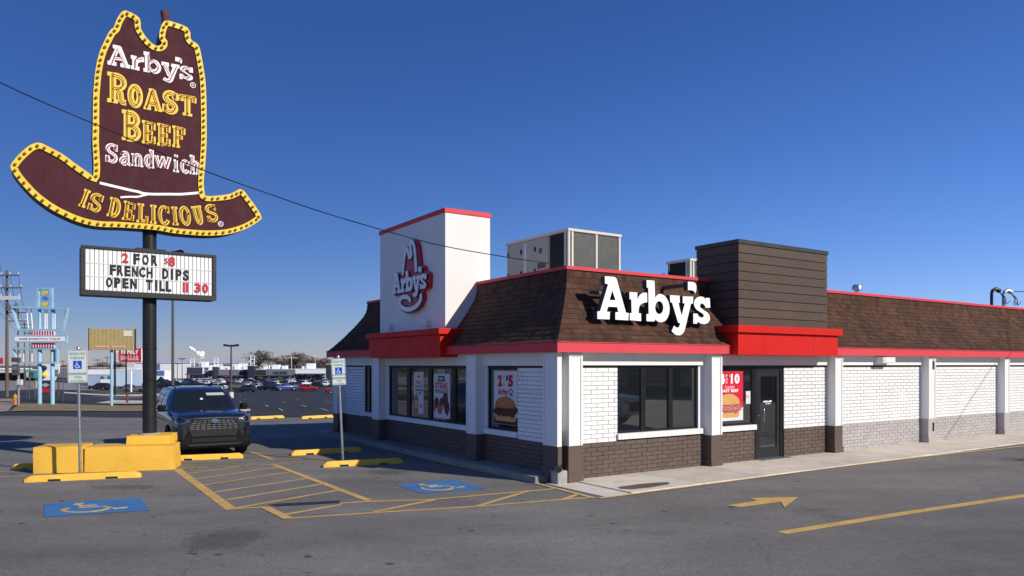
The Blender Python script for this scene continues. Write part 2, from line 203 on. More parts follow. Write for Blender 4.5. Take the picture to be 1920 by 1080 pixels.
M = dict(
 asphalt=asphalt('asphalt', (.192, .180, .163), 1.7, .45), asphalt_far=asphalt('asphalt_far', (.042, .044, .050), 1.2, .3), street=pm('street', (.26, .255, .245), .85, .15, .6, bump=.2),
 line=paintm('line_paint', (.68, .43, .13), 1.0), curbline=paintm('kerb_paint', (.66, .46, .17), .9), bluepaint=paintm('blue_paint', (.055, .2, .46), .9), symbol=paintm('symbol_paint', (.6, .42, .13), .85),
 whiteline=paintm('white_line_paint', (.5, .5, .48), .95, 9),
 concrete=pm('concrete', (.63, .57, .475), .85, .16, 1.3, bump=.25, bs=60, rnd=.06, dirt=.45, dirtc=(.2, .17, .13), fine=.1), curbc=pm('kerb_concrete', (.26, .24, .21), .9, .2, 2, bump=.3, dirt=.5),
 white=pm('white_paint', (.765, .765, .74), .55, .05, 1.1, bump=.08, bs=90, dirt=.16, dirtc=(.45, .42, .38), fine=.03), whitebrick=pm('white_brick_paint', (.775, .775, .755), .6, .05, 2, bump=.35, bs=70, rnd=.035, dirt=.12, dirtc=(.5, .47, .43)),
 brown=pm('brown_paint', (.108, .078, .064), .55, .1, 1.5, bump=.1, bs=90, dirt=.25, dirtc=(.13, .11, .1)), brownbrick=pm('brown_brick_paint', (.115, .082, .067), .55, .1, 2, bump=.35, bs=70, rnd=.1, dirt=.25, dirtc=(.15, .125, .11)),
 grey=pm('grey_paint', (.40, .37, .35), .6, .08, 1.5, bump=.1, bs=90, dirt=.3, dirtc=(.25, .23, .21)), greybrick=pm('grey_brick_paint', (.42, .39, .375), .6, .08, 2, bump=.35, bs=70, rnd=.07, dirt=.35, dirtc=(.28, .25, .23)),
 mortarw=pm('mortar_white', (.75, .745, .725), .8, .1, 3), mortarb=pm('mortar_brown', (.05, .038, .034), .8, .1, 3), mortarg=pm('mortar_grey', (.24, .22, .21), .8, .1, 3),
 fascia=pm('faded_red_fascia', (.65, .062, .077), .55, .06, .8, spec=.2, dirt=.1, dirtc=(.4, .12, .12), fine=.03), canopy=pm('bright_red_canopy', (.58, .013, .007), .5, .04, .8, spec=.2, fine=.02),
 stucco=pm('stucco', (.78, .76, .72), .8, .04, .9, bump=.3, bs=120, dirt=.22, dirtc=(.52, .48, .43), stretch=(1, 1, .16)),
 shingle=shinglem(), roofing=pm('dark_roofing', (.02, .014, .012), .9, .2, 4), membrane=pm('roof_membrane', (.5, .5, .48), .8, .15, .5),
 siding=pm('brown_siding', (.080, .056, .041), .65, .1, 1.2, bump=.25, bs=120, rnd=.08, fine=.12), flash=pm('dark_flashing', (.05, .05, .052), .4, .08, 2), black=pm('black_frame', (.012, .012, .013), .35, .1, 3), soffit=pm('soffit_white', (.66, .66, .64), .7, .05, 1),
 glass=glassm('window_glass'), beige=pm('beige_metal', (.40, .37, .315), .5, .07, 1.4, dirt=.2, dirtc=(.25, .22, .18)), cream=pm('cream_metal', (.62, .58, .49), .5, .08, 2), coil=pm('coil_mesh', (.085, .088, .085), .6, .22, 3.2, fine=.35), hole=pm('dark_hole', (.012, .012, .012), .7, .1, 3),
 letterw=pm('sign_white', (.86, .87, .87), .4, .015, 1), letterside=pm('letter_return', (.05, .052, .06), .5, .1, 2), bracket=pm('sign_bracket', (.15, .105, .09), .6, .15, 3),
 maroon=pm('sign_maroon', (.064, .0165, .023), .7, .2, 1.6, spec=.15, bump=.05, dirt=.3, dirtc=(.1, .05, .055), stretch=(1, 1, .22), fine=.12), hatside=pm('sign_return', (.022, .016, .016), .5, .15, 2), yellow=pm('sign_yellow', (.80, .56, .06), .45, .08, 3), bulb=pm('amber_bulb', (.56, .31, .015), .25, .1, 9, coat=.5),
 tube_r=pm('neon_tube_red', (.45, .03, .03), .2, .1, 5), tube_b=pm('neon_tube_brown', (.30, .05, .012), .2, .1, 5), spot=pm('black_spot', (.01, .008, .008), .5, .1, 3), polem=pm('pole_black', (.017, .017, .018), .4, .2, 2, dirt=.15, dirtc=(.05, .05, .05)),
 mqface=pm('sign_panel_white', (.80, .80, .80), .35, .03, 2), mqrail=pm('panel_rail', (.60, .61, .63), .35, .06, 2), inkk=pm('letter_black', (.015, .015, .017), .4, .1, 3), inkr=pm('letter_red', (.50, .022, .035), .4, .1, 3),
 cyellow=pm('yellow_concrete_paint', (.84, .48, .06), .6, .07, 1.4, bump=.4, bs=45, dirt=.18, dirtc=(.42, .23, .05), fine=.07), bareconc=pm('bare_concrete', (.36, .34, .31), .9, .2, 6, bump=.5, bs=40),
 galv=pm('galvanised', (.5, .51, .52), .33, .12, 6, metal=.85), signw=pm('sign_sheet', (.70, .74, .72), .4, .04, 5), green=pm('sign_green', (.02, .22, .12), .5, .1, 5), blue=pm('sign_blue', (.01, .075, .48), .45, .08, 5),
 logored=pm('logo_red', (.55, .03, .035), .35, .05, 1), logopink=pm('logo_red_face', (.43, .045, .07), .35, .05, 1),
 postw=pm('poster_white', (.66, .66, .66), .3, .02, 2), postr=pm('poster_red', (.62, .02, .045), .3, .03, 2), bun=pm('bun_print', (.62, .33, .11), .4, .2, 22, fine=.12), bund=pm('bun_print_deep', (.42, .17, .04), .4, .22, 22), meat=pm('meat_print', (.40, .10, .10), .4, .45, 40, fine=.3), meatd=pm('meat_print_dark', (.085, .022, .014), .4, .5, 40, fine=.3), meat2=pm('meat_print_pink', (.55, .22, .20), .4, .35, 35, fine=.2), navy=pm('print_navy', (.02, .05, .12), .4, .1, 4), printk=pm('print_black', (.02, .018, .016), .4, .1, 5),
 rubber=pm('tyre_rubber', (.018, .018, .018), .8, .15, 20), chrome=pm('chrome', (.6, .6, .6), .15, .05, 5, metal=1), rim=pm('alloy', (.30, .30, .31), .3, .1, 6, metal=.8), clad=pm('black_plastic', (.009, .009, .010), .7, .12, 10, spec=.12), skid=pm('grey_plastic', (.022, .022, .024), .6, .08, 6, spec=.2), carglass=glassm('car_glass', (.012, .015, .016), 1.6, .015), lampg=glassm('headlight_glass', (.10, .11, .13), 1.6, .03), redlamp=pm('red_lamp', (.4, .01, .01), .2, .1, 5), shade=pm('sunshade', (.42, .50, .46), .6, .1, 8), interior=pm('car_interior', (.02, .02, .021), .7, .2, 5),
 paleblue=pm('pale_blue_paint', (.30, .50, .64), .5, .14, 3, dirt=.25, dirtc=(.35, .36, .36)), tan=pm('tan_panel', (.46, .36, .17), .6, .12, 4, dirt=.3, dirtc=(.3, .22, .1)), pink=pm('faded_pink', (.62, .38, .32), .6, .1, 4), wood=pm('weathered_wood', (.13, .10, .08), .9, .22, 3, stretch=(1, 1, .15)), red=pm('sign_red', (.52, .025, .04), .45, .06, 3), orange=pm('sign_orange', (.70, .16, .07), .5, .06, 3), teal=pm('sign_teal', (.06, .34, .36), .5, .1, 3), creamp=pm('cream_panel', (.62, .54, .38), .6, .08, 2), hydr=pm('hydrant_orange', (.52, .22, .05), .5, .15, 8), rust=pm('rust_post', (.13, .04, .03), .7, .15, 6), yellowp=pm('yellow_plain', (.70, .56, .03), .5, .08, 5), bluep=pm('blue_plain', (.08, .2, .5), .5, .08, 5), wire=pm('wire_black', (.012, .012, .012), .6, .1, 5), pgrey=pm('post_grey', (.085, .085, .085), .5, .15, 4),
 grass=pm('dry_grass', (.25, .195, .10), .95, .4, 1.2, fine=.3, bump=.6, bs=30), ground=pm('earth', (.13, .11, .08), .95, .3, .05),
 bark=pm('bark', (.105, .082, .065), .95, .2, 6), twig=pm('twigs', (.115, .088, .072), .95, .2, 4), leaf=pm('leaves', (.06, .075, .028), .8, .3, 3, rnd=.3),
)

# ------------------------------------------------------------------ mesh building
class MB:
    def __init__(self): self.v = []; self.f = []; self.m = []
    def add(self, vs, fs, m=0):
        n = len(self.v); self.v += [tuple(q) for q in vs]; self.f += [tuple(i+n for i in f) for f in fs]; self.m += [m]*len(fs); return self
    def box(self, x0, x1, y0, y1, z0, z1, m=0):
        return self.add([(x0, y0, z0), (x1, y0, z0), (x1, y1, z0), (x0, y1, z0), (x0, y0, z1), (x1, y0, z1), (x1, y1, z1), (x0, y1, z1)],
                 [(3, 2, 1, 0), (4, 5, 6, 7), (0, 1, 5, 4), (1, 2, 6, 5), (2, 3, 7, 6), (3, 0, 4, 7)], m)
    def tube(self, p, q, r, r2=None, n=10, m=0, caps=True):
        p, q = Vector(p), Vector(q); d = q-p; r2 = r if r2 is None else r2
        a = d.orthogonal().normalized(); b = d.normalized().cross(a)
        vs = []
        for o, rr in ((p, r), (q, r2)):
            for i in range(n): an = 2*math.pi*i/n; vs.append(o+(a*math.cos(an)+b*math.sin(an))*rr)
        fs = [(i, (i+1) % n, n+(i+1) % n, n+i) for i in range(n)]
        if caps: fs += [tuple(range(n))[::-1], tuple(range(n, 2*n))]
        return self.add(vs, fs, m)
    def path(self, pts, r, n=6, m=0):
        pts = [Vector(p) for p in pts]; vs = []; fs = []
        a = None
        for i, p in enumerate(pts):
            d = (pts[min(i+1, len(pts)-1)]-pts[max(i-1, 0)]).normalized()
            a = d.orthogonal().normalized() if a is None else (a-d*a.dot(d)).normalized()
            b = d.cross(a)
            rr = r[i] if isinstance(r, (list, tuple)) else r
            for k in range(n): an = 2*math.pi*k/n; vs.append(p+(a*math.cos(an)+b*math.sin(an))*rr)
        for i in range(len(pts)-1):
            for k in range(n): fs.append((i*n+k, i*n+(k+1) % n, (i+1)*n+(k+1) % n, (i+1)*n+k))
        fs += [tuple(range(n))[::-1], tuple(range((len(pts)-1)*n, len(pts)*n))]
        return self.add(vs, fs, m)
    def lathe(self, prof, c=(0, 0, 0), n=16, m=0, axis='z'):
        vs = []; fs = []
        for r, z in prof:
            for k in range(n):
                an = 2*math.pi*k/n; x, y = r*math.cos(an), r*math.sin(an)
                q = (x, y, z) if axis == 'z' else ((x, z, y) if axis == 'y' else (z, x, y))
                vs.append((c[0]+q[0], c[1]+q[1], c[2]+q[2]))
        for i in range(len(prof)-1):
            for k in range(n): fs.append((i*n+k, i*n+(k+1) % n, (i+1)*n+(k+1) % n, (i+1)*n+k))
        if prof[0][0] > 1e-6: fs.append(tuple(range(n))[::-1])
        if prof[-1][0] > 1e-6: fs.append(tuple(range((len(prof)-1)*n, len(prof)*n)))
        return self.add(vs, fs, m)
    def prism(self, loops, mp, d0, d1, m=0, ms=None):
        """flat outline (first loop) with holes, from depth d0 (face) to d1 (back); mp(x, y, d) -> point"""
        fl = [Vector((x, y, 0)) for l in loops for x, y in l]; ms = m if ms is None else ms
        tri = tessellate_polygon([[Vector((x, y, 0)) for x, y in l] for l in loops]); n = len(fl)
        self.add([mp(p.x, p.y, d0) for p in fl]+[mp(p.x, p.y, d1) for p in fl], [], m)
        b = len(self.v)-2*n
        for t in tri: self.f += [tuple(b+i for i in t), tuple(b+n+i for i in reversed(t))]; self.m += [m, ms]
        o = 0
        for l in loops:
            k = len(l)
            for i in range(k): self.f.append((b+o+i, b+o+(i+1) % k, b+n+o+(i+1) % k, b+n+o+i)); self.m.append(ms)
            o += k
        return self
    def ribbon(self, pts, w, mp, d0, d1, m=0, closed=False, align=.5):
        """flat band of width w along a polyline; align .5 = centred, 0 = all on the left"""
        n = len(pts); L = []; Rr = []
        for i, (x, y) in enumerate(pts):
            a = pts[(i-1) % n] if closed or i > 0 else pts[i]; c = pts[(i+1) % n] if closed or i < n-1 else pts[i]
            dx, dy = c[0]-a[0], c[1]-a[1]; l = math.hypot(dx, dy) or 1; nx, ny = -dy/l, dx/l
            L.append((x+nx*w*(1-align), y+ny*w*(1-align))); Rr.append((x-nx*w*align, y-ny*w*align))
        k = n if closed else n-1
        for i in range(k):
            j = (i+1) % n; q = [L[i], L[j], Rr[j], Rr[i]]
            vs = [mp(x, y, d0) for x, y in q]+[mp(x, y, d1) for x, y in q]
            self.add(vs, [(0, 1, 2, 3), (7, 6, 5, 4), (0, 4, 5, 1), (3, 2, 6, 7)]+([(0, 3, 7, 4)] if i == 0 and not closed else [])+([(1, 5, 6, 2)] if i == k-1 and not closed else []), m)
        return self
    def build(self, name, mats, parent=None, smooth=None, loc=None, kind=None, label=None):
        me = self.mesh(name, mats, smooth)
        return obj(name, me, parent, loc, kind, label)
    def mesh(self, name, mats, smooth=None):
        me = bpy.data.meshes.new(name); me.from_pydata(self.v, [], self.f)
        mats = mats if isinstance(mats, (list, tuple)) else [mats]
        for q in mats: me.materials.append(M[q] if isinstance(q, str) else q)
        if len(mats) > 1: me.polygons.foreach_set('material_index', self.m)
        if smooth is not None:
            me.polygons.foreach_set('use_smooth', [True]*len(me.polygons)); me.set_sharp_from_angle(angle=R(smooth))
        me.update(); return me
def obj(name, me, parent=None, loc=None, kind=None, label=None):
    o = bpy.data.objects.new(name, me); col.objects.link(o)
    if parent: o.parent = parent
    if loc is not None: o.location = loc
    if kind: o['kind'] = kind
    if label: o['label'] = label
    return o
def thing(name, label, cat, loc=(0, 0, 0), rz=0, group=None):
    o = bpy.data.objects.new(name, None); col.objects.link(o); o.location = loc; o.rotation_euler = (0, 0, rz); o.empty_display_size = .2
    return tag(o, label, cat, group)
def tag(o, label, cat, group=None):
    o['label'] = label; o['category'] = cat
    if group: o['group'] = group
    return o
def struct(o, label): o['kind'] = 'structure'; o['label'] = label; return o
def bevel(o, w=.01, seg=2):
    b = o.modifiers.new('bevel', 'BEVEL'); b.width = w; b.segments = seg; b.limit_method = 'ANGLE'; return o
def copy_tree(o, parent=None):
    c = o.copy(); col.objects.link(c); c.parent = parent
    for ch in [x for x in bpy.data.objects if x.parent == o]: copy_tree(ch, c)
    return c
def smooth_loop(pts, corners=(), sub=4, closed=True):
    """Catmull-Rom through the points; indices in corners stay sharp"""
    n = len(pts); out = []; corners = set(corners)
    for i in range(n if closed else n-1):
        p1, p2 = pts[i], pts[(i+1) % n]
        p0 = pts[(i-1) % n] if (closed or i > 0) and i not in corners else p1
        p3 = pts[(i+2) % n] if (closed or i < n-2) and ((i+1) % n) not in corners else p2
        for k in range(sub):
            t = k/sub
            out.append(tuple(.5*(2*p1[a]+(p2[a]-p0[a])*t+(2*p0[a]-5*p1[a]+4*p2[a]-p3[a])*t*t+(3*p1[a]-p0[a]-3*p2[a]+p3[a])*t**3) for a in (0, 1)))
    if not closed: out.append(tuple(pts[-1]))
    return out
def auto_corners(pts, deg=38):
    n = len(pts); c = []
    for i in range(n):
        a = Vector(pts[i])-Vector(pts[i-1]); b = Vector(pts[(i+1) % n])-Vector(pts[i])
        if a.length > 1e-9 and b.length > 1e-9 and abs(a.angle_signed(b, 0)) > R(deg): c.append(i)
    return c
def text_data(s, bold=0):
    """outline of a line of plain lettering: (verts2d, faces, bounds)"""
    cu = bpy.data.curves.new('t', 'FONT'); cu.body = s; cu.offset = bold; cu.resolution_u = 3; cu.space_character = 1+bold*3
    o = bpy.data.objects.new('t', cu); me = bpy.data.meshes.new_from_object(o)
    vs = [(v.co.x, v.co.y) for v in me.vertices]; fs = [tuple(p.vertices) for p in me.polygons]
    bpy.data.objects.remove(o); bpy.data.curves.remove(cu); bpy.data.meshes.remove(me)
    xs = [v[0] for v in vs]; ys = [v[1] for v in vs]
    return vs, fs, (min(xs), max(xs), min(ys), max(ys))
TXT = {}
def put_text(mb, s, x0, x1, y0, y1, mp, d, m=0, bold=0):
    """lettering stretched to fill x0..x1, y0..y1"""
    if (s, bold) not in TXT: TXT[(s, bold)] = text_data(s, bold)
    vs, fs, (a, b, c, e) = TXT[(s, bold)]
    q = [mp(x0+(x-a)/(b-a)*(x1-x0), y0+(y-c)/(e-c)*(y1-y0), d) for x, y in vs]
    mb.add(q, fs, m); return mb
def mapL(t): return lambda x, y, d: (x, t+d, y)         # plane facing -y (long side): d runs into the wall
def mapF(s): return lambda x, y, d: (s+d, -x, y)        # plane facing -x (street side), x runs to -y
def arc(cx, cy, rx, ry, a0, a1, n=10): return [(cx+rx*math.cos(R(a0+(a1-a0)*i/n)), cy+ry*math.sin(R(a0+(a1-a0)*i/n))) for i in range(n+1)]

# ================================================================== GROUND
def sheet(name, corners, off, mat, label, n=24, m=24, parent=None):
    """four world corners (x, y), bilinear grid laid on the terrain"""
    mb = MB(); a, b, c, d = corners; vs = []
    for j in range(m+1):
        for i in range(n+1):
            u, v = i/n, j/m
            x = (a[0]*(1-u)+b[0]*u)*(1-v)+(d[0]*(1-u)+c[0]*u)*v; y = (a[1]*(1-u)+b[1]*u)*(1-v)+(d[1]*(1-u)+c[1]*u)*v
            vs.append((x, y, zg(x, y)+off))
    mb.add(vs, [(j*(n+1)+i, j*(n+1)+i+1, (j+1)*(n+1)+i+1, (j+1)*(n+1)+i) for j in range(m) for i in range(n)])
    return struct(mb.build(name, mat, smooth=60), label)
ys = [-400, -120, -40, 0, 5, 10, 20, 26, 28, 30, 32, 34, 36, 40, 45, 50, 55, 58, 62, 68, 75, 85, 95, 110, 125, 140, 155, 173, 200, 230, 260, 350, 500, 700, 1200, 2500, 5000]
xs = [-5000, -2500, -1200, -700, -450]+[-300+10*i for i in range(20)]+[-100+2.5*i for i in range(41)]+[10, 25, 50, 90, 150, 300, 700, 1500, 3000, 5000]
mb = MB(); mb.add([(x, y, zg(x, y)-.06) for y in ys for x in xs], [(j*len(xs)+i, j*len(xs)+i+1, (j+1)*len(xs)+i+1, (j+1)*len(xs)+i) for j in range(len(ys)-1) for i in range(len(xs)-1)])
struct(mb.build('ground', 'ground'), 'dull bare earth reaching to the horizon')
sheet('parking_lot', [(-46, -40), (60, -40), (60, 37), (-34, 35.2)], 0, 'asphalt', 'grey worn asphalt of the restaurant parking lot', 60, 60)
sheet('far_parking_lot', [(-34, 35.2), (60, 37), (190, 335), (-290, 335)], -.012, 'asphalt_far', 'dark asphalt of the shopping centre parking lot beyond', 110, 130)
g0, g1, g2, g3 = G(18, 772), G(335, 770), G(335, 760), G(40, 757)
sheet('grass_strip', [(g0.x, g0.y), (g1.x, g1.y), (g2.x, g2.y), (g3.x, g3.y)], .03, 'grass', 'strip of dry grass under the roadside signs', 40, 6)
sheet('pavement', [(G(-160, 790).x, G(-160, 790).y), (G(15, 772).x, G(15, 772).y), (G(34, 748).x, G(34, 748).y), (G(-60, 748).x, G(-60, 748).y)], .04, pm('pavement_tan', (.32, .25, .2), .9, .15, 1.5), 'tan pavement beside the street at the left edge', 12, 12)
sheet('street', [(-150, 30), (-50, 44), (-116, 230), (-260, 230)], .02, 'street', 'pale concrete street running away at the left', 30, 40)
for i, (a, b, c, d) in enumerate([((120, 738), (330, 741), (330, 737), (120, 735.5)), ((180, 757), (330, 757), (330, 752), (215, 751))]):
    p = [G(*q) for q in (a, b, c, d)]
    sheet('kerb_island', [(q.x, q.y) for q in p], .06, 'concrete', ['long pale kerb island by the parked black car', 'pale concrete apron by the rusty bollard'][i], 14, 3)

# painted markings: thin sheets above the asphalt
def gxy(p): q = G(*p); return Vector((q.x, q.y))
def stripe(pts, w, mat='line', name='parking_line', z=.004, label='yellow painted parking line'):
    P = [gxy(p) for p in pts]; vs = []
    fine = []
    for a, b in zip(P, P[1:]):
        n = max(1, int((b-a).length/.4)); fine += [a.lerp(b, k/n) for k in range(n)]
    fine.append(P[-1]); P = fine
    for i, p in enumerate(P):
        d = (P[min(i+1, len(P)-1)]-P[max(i-1, 0)]).normalized(); nn = Vector((-d.y, d.x))*w/2*(1+.08*noise.noise((p.x*3, p.y*3, 0)))
        for q in (p+nn, p-nn): vs.append((q.x, q.y, zg(q.x, q.y)+z))
    mb = MB().add(vs, [(2*i, 2*i+1, 2*i+3, 2*i+2) for i in range(len(P)-1)])
    return struct(mb.build(name, mat), label)
L_ = [([(331, 879), (435, 956)], .17), ([(512, 871), (692, 939)], .13), ([(471, 848), (511, 861.5)], .11), ([(328, 869), (628, 857.5), (757, 855)], .07), ([(329, 880), (512, 871.5), (607, 865.5)], .07),
      ([(0, 894), (48, 892)], .07), ([(0, 885), (24, 884)], .07), ([(350, 889), (449, 875)], .09), ([(365, 899.5), (520, 876.5)], .09), ([(384, 910), (546, 885.5)], .09), ([(402, 923), (577, 897)], .1), ([(426, 937.5), (604, 908)], .1), ([(437, 954), (636, 919.5)], .1),
      ([(430, 955), (500, 951.5)], .1), ([(496, 951), (541, 973)], .15), ([(534, 965), (640, 946.5)], .1), ([(540, 972.5), (713, 961), (894, 950), (1066, 936), (1112, 933)], .09), ([(636, 944.5), (690, 941), (806, 937.5), (989, 921.5), (1038, 917)], .09),
      ([(701, 960.5), (814, 938)], .1), ([(896, 949.5), (993, 920.5)], .1), ([(1058, 936), (1086, 926)], .1)]
for i, (p, w) in enumerate(L_): stripe(p, w, z=.004+.0012*(i % 5), label='yellow painted line of the accessible parking bays')
stripe([(640, 823), (703, 838), (860, 875), (974, 899), (1113, 934.5)], .09, 'curbline', 'kerb_line', .011, 'yellow line along the kerb of the street front')
stripe([(1124, 935.2), (1333, 907.8), (1530, 881.2), (1720, 858.5), (1925, 836.4)], .10, 'curbline', 'kerb_line', .012, 'yellow line along the edge of the side walk')
stripe([(1466, 999.5), (1700, 962), (1935, 927.5)], .17, 'line', 'lane_line', .004, 'long yellow lane line at the right')
stripe([(-60, 787), (330, 787)], .1, 'street', 'seam_line', -.0, 'pale seam where old and new asphalt meet') if False else None
for i, (x, y) in enumerate(((-13.5, 44), (-10.8, 44), (-8.1, 44), (-17, 52), (-14.3, 52), (-11.6, 52), (-8.9, 52), (-24, 66), (-20, 66), (-16, 66), (-12, 66), (-30, 84), (-24, 84), (-18, 84), (-40, 110), (-33, 110), (-26, 110))):
    m_ = MB(); n_ = 6; vs = []
    for k in range(n_+1):
        q = (x-.5*k*.55, y+.83*k*.9); vs += [(q[0]-.05, q[1], zg(*q)+.03), (q[0]+.05, q[1], zg(*q)+.03)]
    m_.add(vs, [(2*k, 2*k+1, 2*k+3, 2*k+2) for k in range(n_)]); struct(m_.build('parking_line', M['whiteline']), 'faint white bay line on the far parking lot')
ar = [gxy(p) for p in ((1363, 948), (1388, 952), (1464, 941.4), (1471, 952), (1497, 932.5), (1405, 934.4), (1420, 939.5))]
mb = MB(); mb.add([(q.x, q.y, .007) for q in ar], [(0, 1, 2, 6), (2, 3, 4), (2, 4, 5, 6)]); struct(mb.build('lane_arrow', 'line'), 'yellow painted arrow pointing right along the drive lane')
def access_mark(q, label):
    c = [gxy(p) for p in q]
    def mp(x, y, d=0):
        p = (c[3]*(1-x)+c[2]*x)*(1-y)+(c[0]*(1-x)+c[1]*x)*y; return (p.x, p.y, .006+d)
    n = 10
    mb = MB(); vs = [mp(i/n+.006*noise.noise((i*3.1, j*2.7, 1)), j/n+.012*noise.noise((i*2.3, j*3.9, 5))) for j in range(n+1) for i in range(n+1)]
    mb.add(vs, [(j*(n+1)+i, j*(n+1)+i+1, (j+1)*(n+1)+i+1, (j+1)*(n+1)+i) for j in range(n) for i in range(n)])
    o = struct(mb.build('accessible_parking_mark', 'bluepaint'), label)
    s = MB()
    s.ribbon([(.30, .80), (.38, .78)], .13, mp, .004, 0)
    s.ribbon([(.345, .74), (.355, .50), (.56, .50)], .045, mp, .005, 0)
    s.ribbon([(.36, .62), (.52, .63)], .05, mp, .006, 0)
    s.ribbon(arc(.40, .38, .22, .22, 140, 352, 16), .055, mp, .007, 0)
    s.ribbon([(.56, .50), (.68, .27), (.80, .30)], .05, mp, .008, 0)
    s.build('wheelchair_symbol', 'symbol', o)
access_mark([(83, 944.6), (263, 933.6), (281, 957.5), (82, 970)], 'blue painted square with wheelchair symbol at the lower left')
access_mark([(741, 909.4), (852, 899.5), (912, 916.4), (792, 926)], 'blue painted square with wheelchair symbol beside the building')

# stains and patches
STN = stainm('oil_stain', (.055, .052, .048), .24, 6.0)
for i, (x0, y0, x1, y1, lb) in enumerate(((330, 980, 505, 1050, 'long dark tyre stain in the foreground asphalt'), (655, 874, 790, 896, 'dark oil stains in front of the right accessible parking sign'), (120, 905, 330, 922, 'oil drips in front of the left wheel stop'))):
    a, b, c, d = (G(*q) for q in ((x0, y1), (x1, y1), (x1+20, y0), (x0+20, y0))); o_ = (a+b+c+d)/4; n = 8
    mb = MB(); vs = []
    for j in range(n+1):
        for k in range(n+1): p = a.lerp(b, k/n).lerp(d.lerp(c, k/n), j/n); vs.append((p.x-o_.x, p.y-o_.y, 0))
    mb.add(vs, [(j*(n+1)+k, j*(n+1)+k+1, (j+1)*(n+1)+k+1, (j+1)*(n+1)+k) for j in range(n) for k in range(n)])
    struct(mb.build('oil_stain', STN, loc=(o_.x, o_.y, .0022)), lb)
q = [gxy(p) for p in ((500, 947), (520, 944.5), (640, 938.5), (634, 943.5), (520, 950))]
struct(MB().add([(p.x, p.y, .0031) for p in q], [(0, 1, 2, 3, 4)]).build('asphalt_patch', pm('tar_patch', (.03, .03, .031), .7, .3, 8)), 'narrow dark tar patch inside the yellow hatching')

# ================================================================== RESTAURANT
B = thing('restaurant_building', 'low white brick fast food restaurant with brown shingle roof and red fascia', 'restaurant', (CX, CY, 0), TH)
SEND, TEND = 28.0, 12.2
# walks (setting)
walk = MB(); walk.box(.42, SEND, -1.50, .2, -.2, .012); walk.box(-.12, .42, -1.45, .2, -.2, .006)
w0 = walk.build('side_walk', 'curbc', loc=(CX, CY, 0)); w0.rotation_euler = (0, 0, TH); struct(w0, 'concrete walk along the long side of the restaurant')
jo = [.45, 2.32, 4.02, 5.3, 6.55, 8.3, 10.0, 11.8, 13.6, 15.4, 17.2, 19.0, 20.8, 22.6, 24.4, 26.2, 28.0]
for a, b in [(-.16, .45)]+list(zip(jo, jo[1:])):
    bevel(MB().box(a+.007, b-.007, -1.515, .21, -.1, .03 if a > 0 else .014).build('slab', 'concrete', w0), .008, 2)
MB().add([(x, y, .0335) for x, y in [(1.15+.62*math.cos(R(a))*(1+.3*noise.noise((math.cos(R(a))*2, math.sin(R(a))*2, 3))), -1.12+.2*math.sin(R(a))*(1+.4*noise.noise((math.cos(R(a))*2, math.sin(R(a))*2, 9)))) for a in range(0, 360, 12)]], [tuple(range(30))]).build('water_stain', pm('wet_stain', (.10, .075, .055), .5, .3, 8), w0)
curb = MB(); curb.box(-.30, .3, .35, TEND+.6, -.1, .13); k0 = bevel(curb.build('kerb', 'curbc', loc=(CX, CY, 0)), .02); k0.rotation_euler = (0, 0, TH); struct(k0, 'raised concrete kerb walk along the street front')

# core body behind the brick: walls, mortar faces
WL = .23
core = MB(); core.box(WL+.06, SEND, WL+.06, TEND-.1, 0, 2.6); core.build('wall', 'white', B)
# window and door openings on the two faces: (a0, a1, z0, z1)
LONG_OPEN = [(1.68, 4.236, .745, 2.24), (4.58, 5.97, .745, 2.24), (5.97, 7.08, 0, 2.24)]
FRONT_OPEN = [(1.72, 3.06, .735, 2.22), (3.48, 8.42, .735, 2.22), (9.38, 10.1, .735, 2.22)]
PIL_L = [(.24, .58), (4.235, 4.58), (8.84, 9.18), (13.40, 13.80), (18.10, 18.45), (22.7, 23.05)]
PIL_F = [(.03, .50), (3.06, 3.48), (8.42, 8.92), (11.7, 12.1)]
BORDER = .715; HDR = 2.27
CH, BLEN = .0885, .3048
def face_ok(a0, a1, z0, z1, opens):
    return all(a1 <= o[0]+1e-4 or a0 >= o[1]-1e-4 or z1 <= o[2]+1e-4 or z0 >= o[3]-1e-4 for o in opens)
def clip_cells(a0, a1, z0, z1, opens):
    """rectangle minus openings, along a"""
    segs = [(a0, a1)]
    for o in opens:
        if z1 <= o[2]+.012 or z0 >= o[3]-.012: continue
        ns = []
        for s in segs:
            if o[1] <= s[0] or o[0] >= s[1]: ns.append(s); continue
            if o[0] > s[0]: ns.append((s[0], o[0]))
            if o[1] < s[1]: ns.append((o[1], s[1]))
        segs = ns
    return [s for s in segs if s[1]-s[0] > .025]
